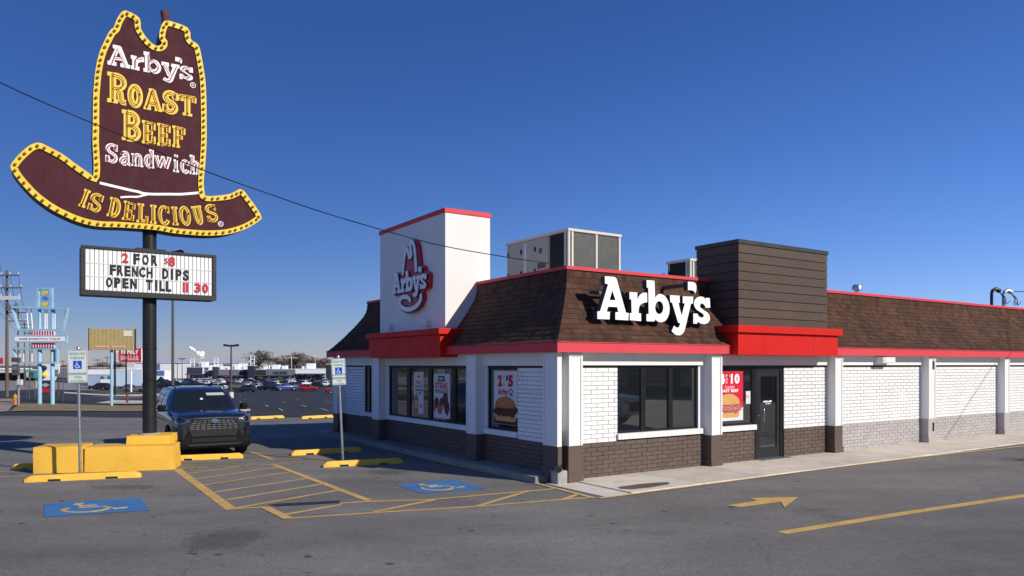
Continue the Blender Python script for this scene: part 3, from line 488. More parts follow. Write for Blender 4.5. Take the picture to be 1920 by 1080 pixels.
# mortar backing (the brick wall part) and bricks
mort = MB(); bricks = []
for face, pils, opens, end in (('L', PIL_L, LONG_OPEN, SEND), ('F', PIL_F, FRONT_OPEN, TEND)):
    bays = []
    e = [p for p in pils]+[(end, end)]
    for p, q in zip(e, e[1:]):
        if q[0]-p[1] > .2: bays.append((p[1], q[0]))
    for a0, a1 in bays:
        dark = a0 < 9 or face == 'F'
        for z0, z1, mi in ((0, BORDER, 1 if dark else 2), (BORDER, HDR+.05, 0)):
            cuts = sorted({z0, z1}|{o[i] for o in opens for i in (2, 3) if z0 < o[i] < z1})
            for c0, c1 in zip(cuts, cuts[1:]):
                for s0, s1 in clip_cells(a0, a1, c0, c1, opens):
                    mi = mi if c1 > .75 or c0 < BORDER else 1
                    if face == 'L': mort.box(s0, s1, WL+.004, WL+.2, c0, c1, mi)
                    else: mort.box(WL+.004, WL+.2, s0, s1, c0, c1, mi)
        nrow = int(HDR/CH)+1
        for r in range(nrow):
            z0 = .008+r*CH; z1 = z0+CH-.0065
            if z1 > HDR: continue
            mi = 0 if z0 > BORDER-.03 else (1 if dark else 2)
            x = a0-(BLEN/2 if r % 2 else 0)-.05
            while x < a1:
                b0, b1 = max(x, a0)+.0, min(x+BLEN-.0065, a1)
                if b1-b0 > .03:
                    for s0, s1 in clip_cells(b0, b1, z0, z1, opens): bricks.append((face, s0, s1, z0, z1, mi))
                x += BLEN
bw = mort.build('brick_wall', ['mortarw', 'mortarb', 'mortarg'], B)
def brick_rank(b):
    face, s0, s1, z0, z1, mi = b; m_ = (s0+s1)/2
    x, y = W(m_, WL) if face == 'L' else W(WL, m_)
    n = (V[0], V[1]) if face == 'L' else (U[0], U[1]); d = math.hypot(x, y); cosv = abs((x*n[0]+y*n[1])/d)
    occl = 0 if (abs(x)/y < .68) else 1
    return occl*1e6-(s1-s0)*cosv/(d*d)
bricks.sort(key=brick_rank)
BM = ['whitebrick', 'brownbrick', 'greybrick']; bmesh_ = {}
def brick_unit(mi):
    if mi not in bmesh_:
        mb = MB(); c = .03     # chamfered front face, unit size 1 x 1 x 1 with the face at y = 0
        mb.add([(0, .3, 0), (1, .3, 0), (1, .3, 1), (0, .3, 1), (.018, 0, .05), (.982, 0, .05), (.982, 0, .95), (.018, 0, .95), (0, 1, 0), (1, 1, 0), (1, 1, 1), (0, 1, 1)],
               [(4, 5, 6, 7), (0, 1, 5, 4), (1, 2, 6, 5), (2, 3, 7, 6), (3, 0, 4, 7), (8, 9, 1, 0), (9, 10, 2, 1), (10, 11, 3, 2), (11, 8, 0, 3)])
        bmesh_[mi] = mb.mesh('brick', BM[mi])
    return bmesh_[mi]
rest = MB()
for i, (face, s0, s1, z0, z1, mi) in enumerate(bricks):
    pr = random.uniform(-.0025, .0025)
    if i < 300:
        o = obj('brick', brick_unit(mi), bw)
        if face == 'L': o.location = (s0, WL-.0065+pr, z0); o.scale = (s1-s0, .02, z1-z0)
        else: o.location = (WL-.0065+pr, s1, z0); o.rotation_euler = (0, 0, R(-90)); o.scale = (s1-s0, .02, z1-z0)
    else:
        if face == 'L':
            f = lambda a, d, z: (a, d, z)
        else:
            f = lambda a, d, z: (d, a, z)
        a, b_, y0, y1 = s0, s1, WL-.0065+pr, WL+.011
        rest.add([f(a, y1, z0), f(b_, y1, z0), f(b_, y1, z1), f(a, y1, z1), f(a+.004, y0, z0+.003), f(b_-.004, y0, z0+.003), f(b_-.004, y0, z1-.003), f(a+.004, y0, z1-.003)],
                 [(4, 5, 6, 7), (0, 1, 5, 4), (1, 2, 6, 5), (2, 3, 7, 6), (3, 0, 4, 7)], mi)
rest.build('brick', BM, bw, kind='stuff')

# header band above the openings and soffit
def wallbox(face, a0, a1, d0, d1, z0, z1, name, mat, parent=B, bv=0):
    mb = MB(); (mb.box(a0, a1, d0, d1, z0, z1) if face == 'L' else mb.box(d0, d1, a0, a1, z0, z1))
    o = mb.build(name, mat, parent)
    return bevel(o, bv) if bv else o
wallbox('L', .56, SEND, .17, .4, HDR, 2.56, 'header', 'white', bv=.006); wallbox('F', .48, TEND-.05, .17, .4, HDR-.01, 2.56, 'header', 'white', bv=.006)
sf = MB(); sf.box(-.09, SEND, -.09, .5, 2.525, 2.56); sf.box(-.088, .5, .5, TEND+.1, 2.527, 2.56); sf.build('soffit', 'soffit', B)
# corner core between the two corner pilasters
cc = MB(); cc.box(.09, .40, .25, .45, .72, 2.53); cc.build('corner_post', 'white', B); MB().box(.085, .40, .245, .45, 0, .72).build('corner_base', 'brown', B)
def pilaster(face, a0, a1, dark):
    zb = 0 if face == 'L' else .13
    mats = ['white', 'brown' if dark else 'grey']
    mb = MB(); dd = .10 if face == 'F' and a0 < .2 else .26
    def bx(x0, x1, d0, d1, z0, z1, m): (mb.box(x0, x1, d0, d1, z0, z1, m) if face == 'L' else mb.box(d0, d1, x0, x1, z0, z1, m))
    bx(a0, a1, .004, dd, BORDER, 2.526, 0); bx(a0-.001, a1+.001, .003, dd, 0, BORDER, 1); bx(a0-.02, a1+.02, -.02, dd, zb, zb+.17, 1)
    if dd < .2: bx(.25, a1-.002, dd-.01, .28, .12, 2.525, 0)
    o = bevel(mb.build('pilaster', mats, B), .006)
    # raised frame boards at the edges
    fr = MB()
    for x0, x1, z0, z1 in ((a0+.0, a0+.045, BORDER+.001, 2.5), (a1-.045, a1-.0, BORDER+.001, 2.5), (a0+.045, a1-.045, 2.44, 2.5)):
        (fr.box(x0, x1, -.012, .004, z0, z1) if face == 'L' else fr.box(-.012, .004, x0, x1, z0, z1))
    bevel(fr.build('trim', 'white', o), .003)
for a, b in PIL_L: pilaster('L', a, b, a < 9.5)
for a, b in PIL_F: pilaster('F', a, b, True)
vs_ = MB(); 
for z0, z1 in ((2.15, 2.4), (.35, .6)): vs_.box(13.63, 13.69, -.016, .0, z0, z1)
vs_.build('vent_slot', 'black', B)

# sills of upright bricks
def sill(face, a0, a1, ztop):
    bed = wallbox(face, a0-.0, a1+.0, WL-.05, WL+.1, ztop-.115, ztop-.012, 'window_sill', 'mortarw')
    n = int((a1-a0)/.0785); w = (a1-a0)/n
    me = MB().box(0, w-.006, 0, .13, 0, .118).mesh('brick', 'whitebrick')
    for i in range(n):
        o = obj('brick', me, bed)
        if face == 'L': o.location = (a0+i*w, WL-.062+random.uniform(-.002, .002), ztop-.12)
        else: o.location = (WL-.062+random.uniform(-.002, .002), a1-i*w, ztop-.12); o.rotation_euler = (0, 0, R(-90))
sill('L', 1.66, 4.2, .87); sill('L', 4.585, 6.0, .87); sill('F', 1.70, 3.04, .86); sill('F', 3.5, 8.4, .86); sill('F', 9.3, 10.2, .86)

# windows: black frame, mullions, panes
def window(face, a0, a1, z0, z1, mulls):
    fr = MB(); d0, d1 = WL+.03, WL+.09
    def bx(mb, x0, x1, e0, e1, c0, c1): (mb.box(x0, x1, e0, e1, c0, c1) if face == 'L' else mb.box(e0, e1, x0, x1, c0, c1))
    bx(fr, a0, a1, d0, d1, z1-.05, z1); bx(fr, a0, a1, d0, d1, z0, z0+.045); bx(fr, a0, a0+.05, d0, d1, z0, z1); bx(fr, a1-.05, a1, d0, d1, z0, z1)
    w = fr.build('window', 'black', B)
    ms = sorted(mulls); e = [(a0, a0+.05)]+ms+[(a1-.05, a1)]
    for m0, m1 in ms:
        mb = MB(); bx(mb, m0, m1, d0-.004, d1, z0, z1); mb.build('mullion', 'black', w)
    for p, q in zip(e, e[1:]):
        mb = MB(); bx(mb, p[1], q[0], WL+.055, WL+.065, z0+.04, z1-.045); mb.build('pane', 'glass', w)
    return w
window('L', 1.70, 4.07, .87, 2.25, [(2.36, 2.49), (3.17, 3.30)]); window('L', 4.6, 5.97, .87, 2.25, [])
window('F', 1.73, 2.95, .86, 2.23, []); window('F', 3.9, 8.28, .86, 2.23, [(4.45, 4.65), (5.70, 5.90), (6.96, 7.16)]); window('F', 9.4, 10.05, .86, 2.23, [(9.7, 9.8)])
# jamb returns beside the panes
for x0, x1 in ((4.07, 4.236),): MB().box(x0, x1, WL+.0, WL+.12, .87, 2.27).build('jamb', 'white', B)
for t0_, t1_ in ((2.95, 3.06), (3.48, 3.9), (8.28, 8.42), (10.05, 10.1)): MB().box(WL+.0, WL+.12, t0_, t1_, .86, 2.26).build('jamb', 'white', B)
# door
dr = MB(); d0 = WL+.02
for x0, x1, z0, z1 in ((5.97, 6.10, 0, 2.25), (6.98, 7.08, 0, 2.25), (6.10, 6.98, 2.15, 2.25)): dr.box(x0, x1, d0, d0+.1, z0, z1)
door = dr.build('door', 'black', B)
lf = MB(); e0 = d0+.02
for x0, x1, z0, z1 in ((6.11, 6.26, .03, 2.14), (6.86, 6.97, .03, 2.14), (6.26, 6.86, 2.0, 2.14), (6.26, 6.86, .03, .3)): lf.box(x0, x1, e0, e0+.05, z0, z1)
bevel(lf.build('leaf', pm('door_black', (.02, .021, .023), .35, .1, 3), door), .004)
MB().box(6.26, 6.86, e0+.02, e0+.03, .3, 2.0).build('pane', 'glass', door)
MB().path([(6.30, e0-.0, 1.22), (6.30, e0-.06, 1.22), (6.30, e0-.075, 1.18), (6.30, e0-.075, .97), (6.30, e0-.06, .93), (6.30, e0, .93)], .012, 8).build('handle', 'chrome', door, smooth=50)
MB().lathe([(.03, 0), (.03, -.015), (.012, -.03)], (6.18, e0, 1.08), 12, axis='y').build('lock', 'chrome', door)
dt = MB(); x = 6.38
for i in range(13):
    w = random.uniform(.014, .026); dt.box(x, x+w, e0+.014, e0+.017, 1.375, 1.375+random.uniform(.028, .045)); x += w+.005
x = 6.46
for i in range(9):
    w = random.uniform(.01, .02); dt.box(x, x+w, e0+.014, e0+.017, 1.33, 1.33+random.uniform(.012, .024)); x += w+.005
dt.build('lettering', 'letterw', door)
MB().box(6.0, 7.1, -.02, .3, .03, .045).build('threshold', 'galv', door)

# ------------------------------------------------------------------ roof
PROF = [(-.02, 2.70), (.10, 2.79), (.40, 3.13), (.72, 3.55), (.92, 3.86), (.985, 4.02), (1.0, 4.27)]    # (inset from the eave, height)
EAV = -.10
def prof_at(p):
    """point at arc length p along the roof profile: inset, z, tangent"""
    for (a, za), (b, zb) in zip(PROF, PROF[1:]):
        l = math.hypot(b-a, zb-za)
        if p <= l or (b, zb) == PROF[-1]:
            k = p/l; return a+(b-a)*k, za+(zb-za)*k, ((b-a)/l, (zb-za)/l)
        p -= l
PLEN = sum(math.hypot(b[0]-a[0], b[1]-a[1]) for a, b in zip(PROF, PROF[1:]))
rf = MB()
for (a, za), (b, zb) in zip(PROF, PROF[1:]):
    A0, B0 = EAV+a, EAV+b; T1, T2 = TEND+.2-a, TEND+.2-b
    rf.add([(A0, A0, za), (SEND, A0, za), (SEND, B0, zb), (B0, B0, zb)], [(0, 1, 2, 3)])
    rf.add([(A0, T1, za), (A0, A0, za), (B0, B0, zb), (B0, T2, zb)], [(0, 1, 2, 3)])
    rf.add([(SEND, T1, za), (A0, T1, za), (B0, T2, zb), (SEND, T2, zb)], [(0, 1, 2, 3)])
roof = rf.build('roof', 'roofing', B)
MB().box(1.02, SEND, 1.02, TEND-.95, 4.0, 4.2).build('roof_deck', 'membrane', B)
# shingles
EXPO = .135; shing = []
nc = int(PLEN/EXPO)
for face, end, hipend in (('L', SEND, False), ('F', TEND+.2, True)):
    for c in range(nc+1):
        p0 = c*EXPO; p1 = min(p0+EXPO+.01, PLEN)
        if p1-p0 < .03: continue
        a0, z0, t0 = prof_at(p0); a1, z1, t1 = prof_at(p1)
        lo0, lo1 = EAV+a0, EAV+a1
        x = lo0-random.uniform(0, .12); hi = end-(a0 if hipend else 0)
        while x < hi:
            w = random.choice((.11, .14, .17, .2, .14))
            shing.append((face, c, max(x, lo0), min(x+w-.003, hi), lo0, lo1, a0, z0, a1, z1, hipend, end)); x += w
def shingle_pts(sh, k):
    face, c, x0, x1, lo0, lo1, a0, z0, a1, z1, he, end = sh
    nx, nz = -(z1-z0), (a1-a0); l = math.hypot(nx, nz); nx, nz = nx/l, nz/l
    th = .011+.010*((k*37) % 11)/11
    xt0, xt1 = max(x0, lo1), max(x1, lo1+.001)
    if he: h1 = end-a1; xt0, xt1 = min(xt0, h1), min(xt1, h1)
    o0, o1 = EAV+a0, EAV+a1
    P = [(x0, o0+nx*th, z0+nz*th), (x1, o0+nx*th, z0+nz*th), (xt1, o1+nx*.004, z1+nz*.004), (xt0, o1+nx*.004, z1+nz*.004), (x0, o0+nx*.001, z0+nz*.001), (x1, o0+nx*.001, z0+nz*.001)]
    return P if face == 'L' else [(b, a, c_) for a, b, c_ in P]
SF = [(0, 1, 2, 3), (4, 5, 1, 0), (4, 0, 3), (5, 2, 1)]
def sh_rank(sh):
    face, c, x0, x1 = sh[:4]; m_ = (x0+x1)/2
    x, y = W(m_, EAV+sh[6]) if face == 'L' else W(EAV+sh[6], m_)
    hide = (face == 'L' and 4.9 < m_ < 8.7) or (face == 'F' and 4.2 < m_ < 8.5) or x/y > .68
    return (1e6 if hide else 0)+math.hypot(x, y)*(1 if face == 'L' else 1.1)/max(.02, x1-x0)**.5
shing.sort(key=sh_rank); rest = MB()
for k, sh in enumerate(shing):
    P = shingle_pts(sh, k)
    if k < 300:
        o = Vector(P[0]); me = MB().add([Vector(q)-o for q in P], SF).mesh('shingle', 'shingle'); obj('shingle', me, roof, loc=o)
    else: rest.add(P, SF)
rest.build('shingle', 'shingle', roof, kind='stuff')
# hip caps over the near corner
hc = []
for c in range(nc):
    a0, z0, _ = prof_at(c*EXPO); a1, z1, _ = prof_at(min((c+1)*EXPO+.015, PLEN)); w = .085; k = .022; k1 = .012
    e0, e1 = EAV+a0, EAV+a1
    mb = MB().add([(e0-k, e0-k, z0+.012), (e0+w, e0-k*.8, z0+.012), (e1+w, e1-k1, z1+.008), (e1-k1, e1-k1, z1+.008), (e0-k*.8, e0+w, z0+.012), (e1-k1, e1+w, z1+.008)], [(0, 1, 2, 3), (4, 0, 3, 5)])
    mb.build('hip_shingle', 'shingle', roof)
# fascia and ridge trim
fa = MB(); fa.box(EAV-.02, SEND, EAV-.02, EAV+.02, 2.52, 2.705); fa.build('fascia', 'fascia', B); MB().box(EAV-.018, EAV+.022, EAV+.021, TEND+.2, 2.52, 2.704).build('fascia', 'fascia', B)
dp = MB(); dp.box(EAV-.035, SEND, EAV-.035, EAV+.03, 2.706, 2.722); dp.box(EAV-.034, EAV+.03, EAV+.031, TEND+.2, 2.707, 2.721); dp.build('drip_edge', 'fascia', roof)
MB().box(.86, SEND, .86, 1.05, 4.255, 4.325).build('ridge_trim', 'fascia', B); MB().box(.862, 1.05, 1.051, TEND-.8, 4.256, 4.324).build('ridge_trim', 'fascia', B)

# white tower
tw = MB(); tw.box(0, 1.27, 4.5, 8.35, 2.9, 5.95); tower = bevel(tw.build('tower', 'stucco', B), .008)
cp = MB(); cp.box(-.025, 1.295, 4.475, 8.375, 5.945, 6.055); bevel(cp.build('coping', 'fascia', tower), .006)
def canopy(face, a0, a1, zlo, zmid, ztop, inner):
    mb = MB(); (mb.box(a0, a1, -.30, inner, zlo, zmid) if face == 'L' else mb.box(-.30, inner, a0, a1, zlo, zmid))
    o = bevel(mb.build('red_canopy', 'canopy', B), .006)
    for x in (a0+.9, a0+2.75):
        (MB().box(x, x+.006, -.304, -.29, zlo+.004, zmid) if face == 'L' else MB().box(-.304, -.29, x, x+.006, zlo+.004, zmid)).build('seam', pm('seam_red', (.42, .02, .015), .5, .05, 2), o)
    mb = MB(); (mb.box(a0-.09, a1+.09, -.38, inner, zmid+.001, ztop) if face == 'L' else mb.box(-.38, inner, a0-.09, a1+.09, zmid+.001, ztop))
    bevel(mb.build('canopy_cap', 'canopy', o), .006)
canopy('F', 4.20, 8.42, 2.465, 3.0, 3.14, .6); canopy('L', 4.76, 8.50, 2.505, 3.0, 3.165, .6)
# dark tower of lapped boards
dk = MB(); dk.box(5.17, 8.48, .03, 1.25, 3.0, 5.05); dtow = dk.build('tower', 'hole', B)
nb = 9; zb0, zb1 = 3.17, 5.06; bh = (zb1-zb0)/nb
bme = MB().box(5.14, 8.51, 0, 1.27, 0, bh-.014).mesh('siding_board', 'siding')
for i in range(nb): bevel(obj('siding_board', bme, dtow, loc=(0, random.uniform(-.002, .002), zb0+i*bh)), .004)
bevel(MB().box(5.115, 8.535, -.025, 1.295, 5.055, 5.15).build('coping', 'flash', dtow), .004)

# up-lights under the logo
for t in (7.5, 5.32):
    L = MB().lathe([(.055, 0), (.062, .02), (.062, .16), (.05, .18)], (-.12, t, 3.22), 14); L.box(-.12, 0.0, t-.03, t+.03, 3.26, 3.34)
    tag(L.build('wall_light', 'white', loc=(CX, CY, 0), smooth=40), 'small white up-light at the %s foot of the white tower' % ('left' if t > 6 else 'right'), 'light', 'wall lights on the tower').rotation_euler = (0, 0, TH)
L = MB().box(10.95, 11.55, -.06, .17, 2.32, 2.5); L.box(11.02, 11.48, -.075, -.06, 2.335, 2.485)
tag(bevel(L.build('wall_light', 'white', loc=(CX, CY, 0)), .01), 'white box light high on the brick wall right of the dark tower', 'light').rotation_euler = (0, 0, TH)
L = MB().lathe([(.10, 2.52), (.10, 2.49), (.07, 2.45), (.03, 2.39), (.0, 2.385)], (5.35, .02, 0), 16)
tag(L.build('ceiling_light', pm('lamp_beige', (.5, .44, .38), .5, .1, 5), loc=(CX, CY, 0), smooth=40), 'small cone light under the red canopy above the poster', 'light').rotation_euler = (0, 0, TH)
# downpipe outlet and concrete block at the corner
dpi = thing('drain_pipe', 'black drain elbow at the near corner of the building', 'pipe', (CX, CY, 0), TH)
MB().path([(.10, .10, 1.0), (.10, .10, .42), (.06, .06, .32), (-.02, -.02, .30)], .055, 10).build('pipe', 'polem', dpi, smooth=60)
MB().lathe([(.07, 0), (.07, .03), (.055, .03), (.055, 0)], (0, 0, 0), 14).build('collar', 'pgrey', dpi, smooth=30).matrix_local = Matrix.Translation((-.03, -.03, .30)) @ Matrix.Rotation(R(-45), 4, 'Z') @ Matrix.Rotation(R(-90), 4, 'X')
ob = bevel(MB().box(-.04, .20, -.02, .20, 0, .26).build('concrete_block', 'bareconc', loc=(CX, CY, 0)), .02); ob.rotation_euler = (0, 0, TH); tag(ob, 'rough concrete block under the corner drain pipe', 'block')

# ================================================================== SIGNS AND FITTINGS ON THE RESTAURANT
def on_building(name, label, cat, group=None): return thing(name, label, cat, (CX, CY, 0), TH, group)
# channel letters over the roof
S1 = on_building('channel_letter_sign', 'large white slab-serif channel letters standing in front of the shingle roof', 'sign')
for nm, outer, holes in ARBYS:
    o = smooth_loop(outer, auto_corners(outer, 33), 3); hs = [smooth_loop(h, auto_corners(h, 60), 2) for h in holes]
    mb = MB(); mb.prism([o]+hs, mapL(.10), 0, .13, 0, 1)
    L = mb.build('letter', ['letterw', 'letterside'], S1)
    xs_ = [p[0] for p in outer]; zs_ = [p[1] for p in outer]; x0, x1, z0, z1 = min(xs_), max(xs_), min(zs_), max(zs_)
for x, z, dd in ((1.3, 3.3, .2), (1.75, 3.3, .2), (2.1, 3.3, .2), (2.6, 3.3, .2), (2.95, 3.3, .2), (3.28, 3.02, .1), (3.7, 3.25, .2), (4.1, 3.3, .2), (1.9, 3.75, .62), (2.75, 3.72, .6), (3.55, 3.72, .6), (3.62, 4.03, .75)):
    MB().box(x-.03, x+.03, .225, .32+dd*.75, z-.05, z+.03).build('bracket', 'bracket', S1)
rail = MB(); rail.box(1.12, 4.25, .30, .36, 3.38, 3.45); rail.box(1.22, 4.25, .52, .58, 3.74, 3.80); rail.build('raceway', 'bracket', S1)

# logo on the white tower
S2 = on_building('logo_sign', 'red and white hat-shaped logo sign on the white tower', 'sign')
bk = smooth_loop(LOGO_BACK, auto_corners(LOGO_BACK, 50), 3)
S2.location = (*W(.09, 0), 0)
MB().prism([bk], mapF(-.2), .0, .11, 0, 1).build('backing', ['logopink', 'logored'], S2)
def offset_stroke(pts, w, d, name, mat):
    MB().ribbon(smooth_loop(pts, (), 4, False), w, mapF(-.2), d, d+.02).build(name, mat, S2)
mpf = mapF(-.2)
dkk = MB()
for nm, pts in (('a', LOGO_S1), ('b', LOGO_S2)):
    sp_ = smooth_loop(pts, (), 4, False); dkk.ribbon([(x+.02, y-.015) for x, y in sp_], .165, mpf, -.012, .0)
    MB().ribbon(sp_, .115, mpf, -.03, -.012).build('hat_outline', 'letterw', S2)
bx0 = min(p[0] for l in ARBYS for p in l[1]); bx1 = max(p[0] for l in ARBYS for p in l[1]); ybase, ytop = 3.19, 4.06
tx0, tx1 = LOGO_TXT[0][0], LOGO_TXT[1][0]; tz0, tz1 = LOGO_TXT[0][1], LOGO_TXT[2][1]
for nm, outer, holes in ARBYS:
    f = lambda p: (tx0+(p[0]-bx0)/(bx1-bx0)*(tx1-tx0), tz0+(p[1]-ybase)/(ytop-ybase)*(tz1-tz0))
    o = [f(p) for p in smooth_loop(outer, auto_corners(outer, 33), 2)]; hs = [[f(p) for p in h] for h in holes]
    dkk.prism([[(x+.03, y-.02) for x, y in o]], mpf, -.034, -.014)
    MB().prism([o]+hs, mpf, -.058, -.035).build('letter', 'letterw', S2)
dkk.build('outline', 'inkk', S2)

# posters and notices on the glass
def ell(cx, cy, rx, ry, a0=0, a1=360, n=20): return [(cx+rx*math.cos(R(a0+(a1-a0)*i/n)), cy+ry*math.sin(R(a0+(a1-a0)*i/n))) for i in range(n+(0 if a1-a0 == 360 else 1))]
def blob(cx, cy, rx, ry, sd, n=26, k=.25): return [(cx+rx*math.cos(2*math.pi*i/n)*(1+k*noise.noise((math.cos(2*math.pi*i/n)*1.8+sd, math.sin(2*math.pi*i/n)*1.8, sd*1.7))), cy+ry*math.sin(2*math.pi*i/n)*(1+k*noise.noise((math.cos(2*math.pi*i/n)*2+sd, math.sin(2*math.pi*i/n)*2, sd*3.1)))) for i in range(n)]
def burger(par, mp, cx, z0, w, h, dark, d=-.004):
    mb = MB(); mb.prism([[(cx-w*.42, z0+.03*h), (cx-w*.36, z0), (cx+w*.36, z0), (cx+w*.42, z0+.05*h), (cx+w*.44, z0+.27*h), (cx-w*.44, z0+.27*h)]], mp, d, d+.003); mb.build('bun', 'bun', par)
    mb = MB()
    for i in range(14):
        x = cx-w*.40+w*.80*i/13; mb.prism([blob(x, z0+h*(.40+.09*math.sin(i*2.1)), w*.11, h*.13, i*1.3, 14, .5)], mp, d-.001-.0006*i, d+.002)
    mb.build('filling', 'meatd' if dark else 'meat', par)
    mb = MB()
    if not dark:
        for i in range(13):
            x = cx-w*.42+w*.84*i/12; mb.ribbon(smooth_loop([(x-w*.08, z0+h*(.34+.08*math.sin(i*1.7))), (x, z0+h*(.42+.08*math.cos(i*2.3))), (x+w*.08, z0+h*(.36+.1*math.sin(i*3.1)))], (), 4, False), w*.03, mp, d-.012-.0005*i, d-.011)
        mb.build('meat_fold', 'meat2', par)
    top = [(cx-w*.42, z0+h*.56)]+[(cx+w*.42*math.cos(R(a)), z0+h*.60+h*.40*math.sin(R(a))) for a in range(165, 14, -15)]+[(cx+w*.42, z0+h*.56), (cx, z0+h*.53)]
    MB().prism([top], mp, d-.02, d-.012).build('bun', 'bund' if dark else 'bun', par)
    mb = MB(); rr = random.Random(3)
    for i in range(34):
        a, q = R(rr.uniform(20, 160)), rr.uniform(.2, .95); x, z = cx+w*.40*q*math.cos(a), z0+h*.62+h*.36*q*math.sin(a); mb.prism([ell(x, z, w*.011, w*.007, n=6)], mp, d-.0215, d-.02)
    mb.build('seed', 'creamp', par)
# 4 for 10 poster, long side
pl = mapL(WL+.048)
P1 = on_building('poster', 'red poster with a roast beef sandwich in the window left of the door', 'poster')
mb = MB().prism([[(4.66, .985), (5.63, .985), (5.63, 2.13), (4.66, 2.13)]], pl, -.003, .004); mb.build('panel', 'postr', P1)
mb = MB().prism([[(4.66, .986), (5.629, .986), (5.629, 1.10), (4.66, 1.08)]], pl, -.0045, -.003); mb.prism([[(5.42, 1.07), (5.629, 1.10), (5.629, 1.30), (5.5, 1.22)]], pl, -.005, -.003); mb.build('white_foot', 'postw', P1)
tx = MB(); put_text(tx, '4', 4.74, 5.0, 1.84, 2.06, pl, -.006, bold=.05); put_text(tx, '10', 5.20, 5.50, 1.84, 2.07, pl, -.006, bold=.05)
for i, c in enumerate('FOR'): put_text(tx, c, 5.03, 5.09, 2.0-i*.075, 2.05-i*.075, pl, -.006)
put_text(tx, 'CLASSIC', 5.0, 5.33, 1.735, 1.79, pl, -.006, bold=.0); put_text(tx, 'ROAST BEEF', 4.76, 5.46, 1.645, 1.715, pl, -.006, bold=.035); tx.build('lettering', 'letterw', P1)
tx = MB().prism([ell(5.16, 2.02, .045, .05)], pl, -.0055, -.003); tx.build('price_dot', 'printk', P1); tx = MB(); put_text(tx, '$', 5.14, 5.18, 1.99, 2.05, pl, -.0065); tx.build('lettering', 'letterw', P1)
burger(P1, pl, 5.1, 1.06, .92, .55, False, -.006)
nt_ = on_building('notice', 'small white paper notice with a pink band taped beside the door', 'notice')
MB().box(5.72, 5.88, WL+.035, WL+.042, 1.36, 1.66).build('paper', 'postw', nt_); MB().box(5.722, 5.83, WL+.032, WL+.0345, 1.50, 1.565).build('band', 'pink', nt_)
# street-front posters
def fposter(t0, t1, z0, z1, label):
    p = on_building('poster', label, 'poster'); MB().prism([[(-t0, z0), (-t1, z0), (-t1, z1), (-t0, z1)]], mapF(WL+.048), -.003, .004).build('panel', 'postw', p); return p
pf = mapF(WL+.048)
Q = fposter(6.75, 6.19, 1.0, 2.09, 'narrow white drinks poster in the street front window')
tx = MB(); put_text(tx, 'HALF', -6.62, -6.32, 1.78, 1.86, pf, -.005, bold=.03); put_text(tx, 'GALLON', -6.68, -6.26, 1.68, 1.755, pf, -.005, bold=.02); put_text(tx, '5', -6.40, -6.28, 1.14, 1.25, pf, -.005, bold=.05); tx.prism([ell(-6.47, 1.97, .08, .03)], pf, -.005, -.003); tx.build('lettering', 'inkr', Q)
tx = MB(); put_text(tx, 'LEMONADE', -6.66, -6.24, 1.58, 1.64, pf, -.005, bold=.03); put_text(tx, '& TEAS', -6.6, -6.32, 1.50, 1.555, pf, -.005, bold=.03); tx.build('lettering', 'inkk', Q)
cupb = MB().prism([[(-6.74, 1.005), (-6.50, 1.005), (-6.48, 1.40), (-6.74, 1.40)]], pf, -.004, -.003); cupb.prism([blob(-6.60, 1.42, .12, .07, 2.2)], pf, -.005, -.003); cupb.build('cup', 'bund', Q)
tx = MB(); put_text(tx, '3', -6.66, -6.58, 1.22, 1.34, pf, -.006, bold=.04); tx.box(WL+.042, WL+.043, 6.56, 6.68, 1.17, 1.185); tx.box(WL+.042, WL+.043, 6.56, 6.68, 1.14, 1.152); tx.build('lettering', 'letterw', Q)
Q = fposter(5.61, 4.76, .95, 2.06, 'white steak nuggets poster beside the narrow drinks poster')
MB().prism([[(-5.38, 1.86), (-5.03, 1.86), (-5.03, 2.0), (-5.38, 2.0)]], pf, -.005, -.003).build('banner', 'printk', Q)
tx = MB(); put_text(tx, 'NEW', -5.33, -5.08, 1.895, 1.965, pf, -.007, bold=.02); tx.build('lettering', 'letterw', Q)
tx = MB(); put_text(tx, 'STEAK', -5.54, -4.86, 1.69, 1.84, pf, -.005, bold=.05); tx.build('lettering', 'inkr', Q)
tx = MB(); put_text(tx, 'NUGGETS', -5.54, -4.86, 1.57, 1.67, pf, -.005, bold=.035); tx.build('lettering', pm('letter_dark_red', (.28, .03, .03), .4, .1, 3), Q)
for i, (x, z, rx, rz, a) in enumerate(((-5.45, 1.33, .13, .14, 0), (-5.28, 1.2, .15, .16, 1), (-5.20, 1.36, .08, .1, 0), (-5.0, 1.42, .13, .2, 0), (-4.91, 1.22, .12, .18, 0), (-5.55, 1.22, .05, .12, 1))):
    MB().prism([blob(x, z, rx, rz, i*2.3, 24, .35)], pf, -.006-.0015*i, -.003).build('nugget', 'meat' if a else 'meatd', Q)
Q = fposter(2.74, 1.80, .98, 2.15, 'white sandwich poster with red numerals in the small street front window')
tx = MB(); put_text(tx, '2', -2.58, -2.40, 1.80, 2.06, pf, -.005, bold=.07); put_text(tx, '5', -2.17, -1.97, 1.80, 2.06, pf, -.005, bold=.07); tx.build('lettering', 'inkr', Q)
tx = MB(); [put_text(tx, c, -2.35, -2.29, 2.0-i*.09, 2.05-i*.09, pf, -.005) for i, c in enumerate('FOR')]; tx.prism([ell(-2.21, 1.99, .04, .06)], pf, -.006, -.003); tx.build('lettering', 'navy', Q)
tx = MB(); put_text(tx, 'Arby', -2.58, -2.17, 1.58, 1.77, pf, -.005, bold=.05); tx.build('lettering', 'inkr', Q)
tx = MB(); put_text(tx, 'Q', -2.14, -1.98, 1.60, 1.77, pf, -.005, bold=.03); tx.build('lettering', 'navy', Q)
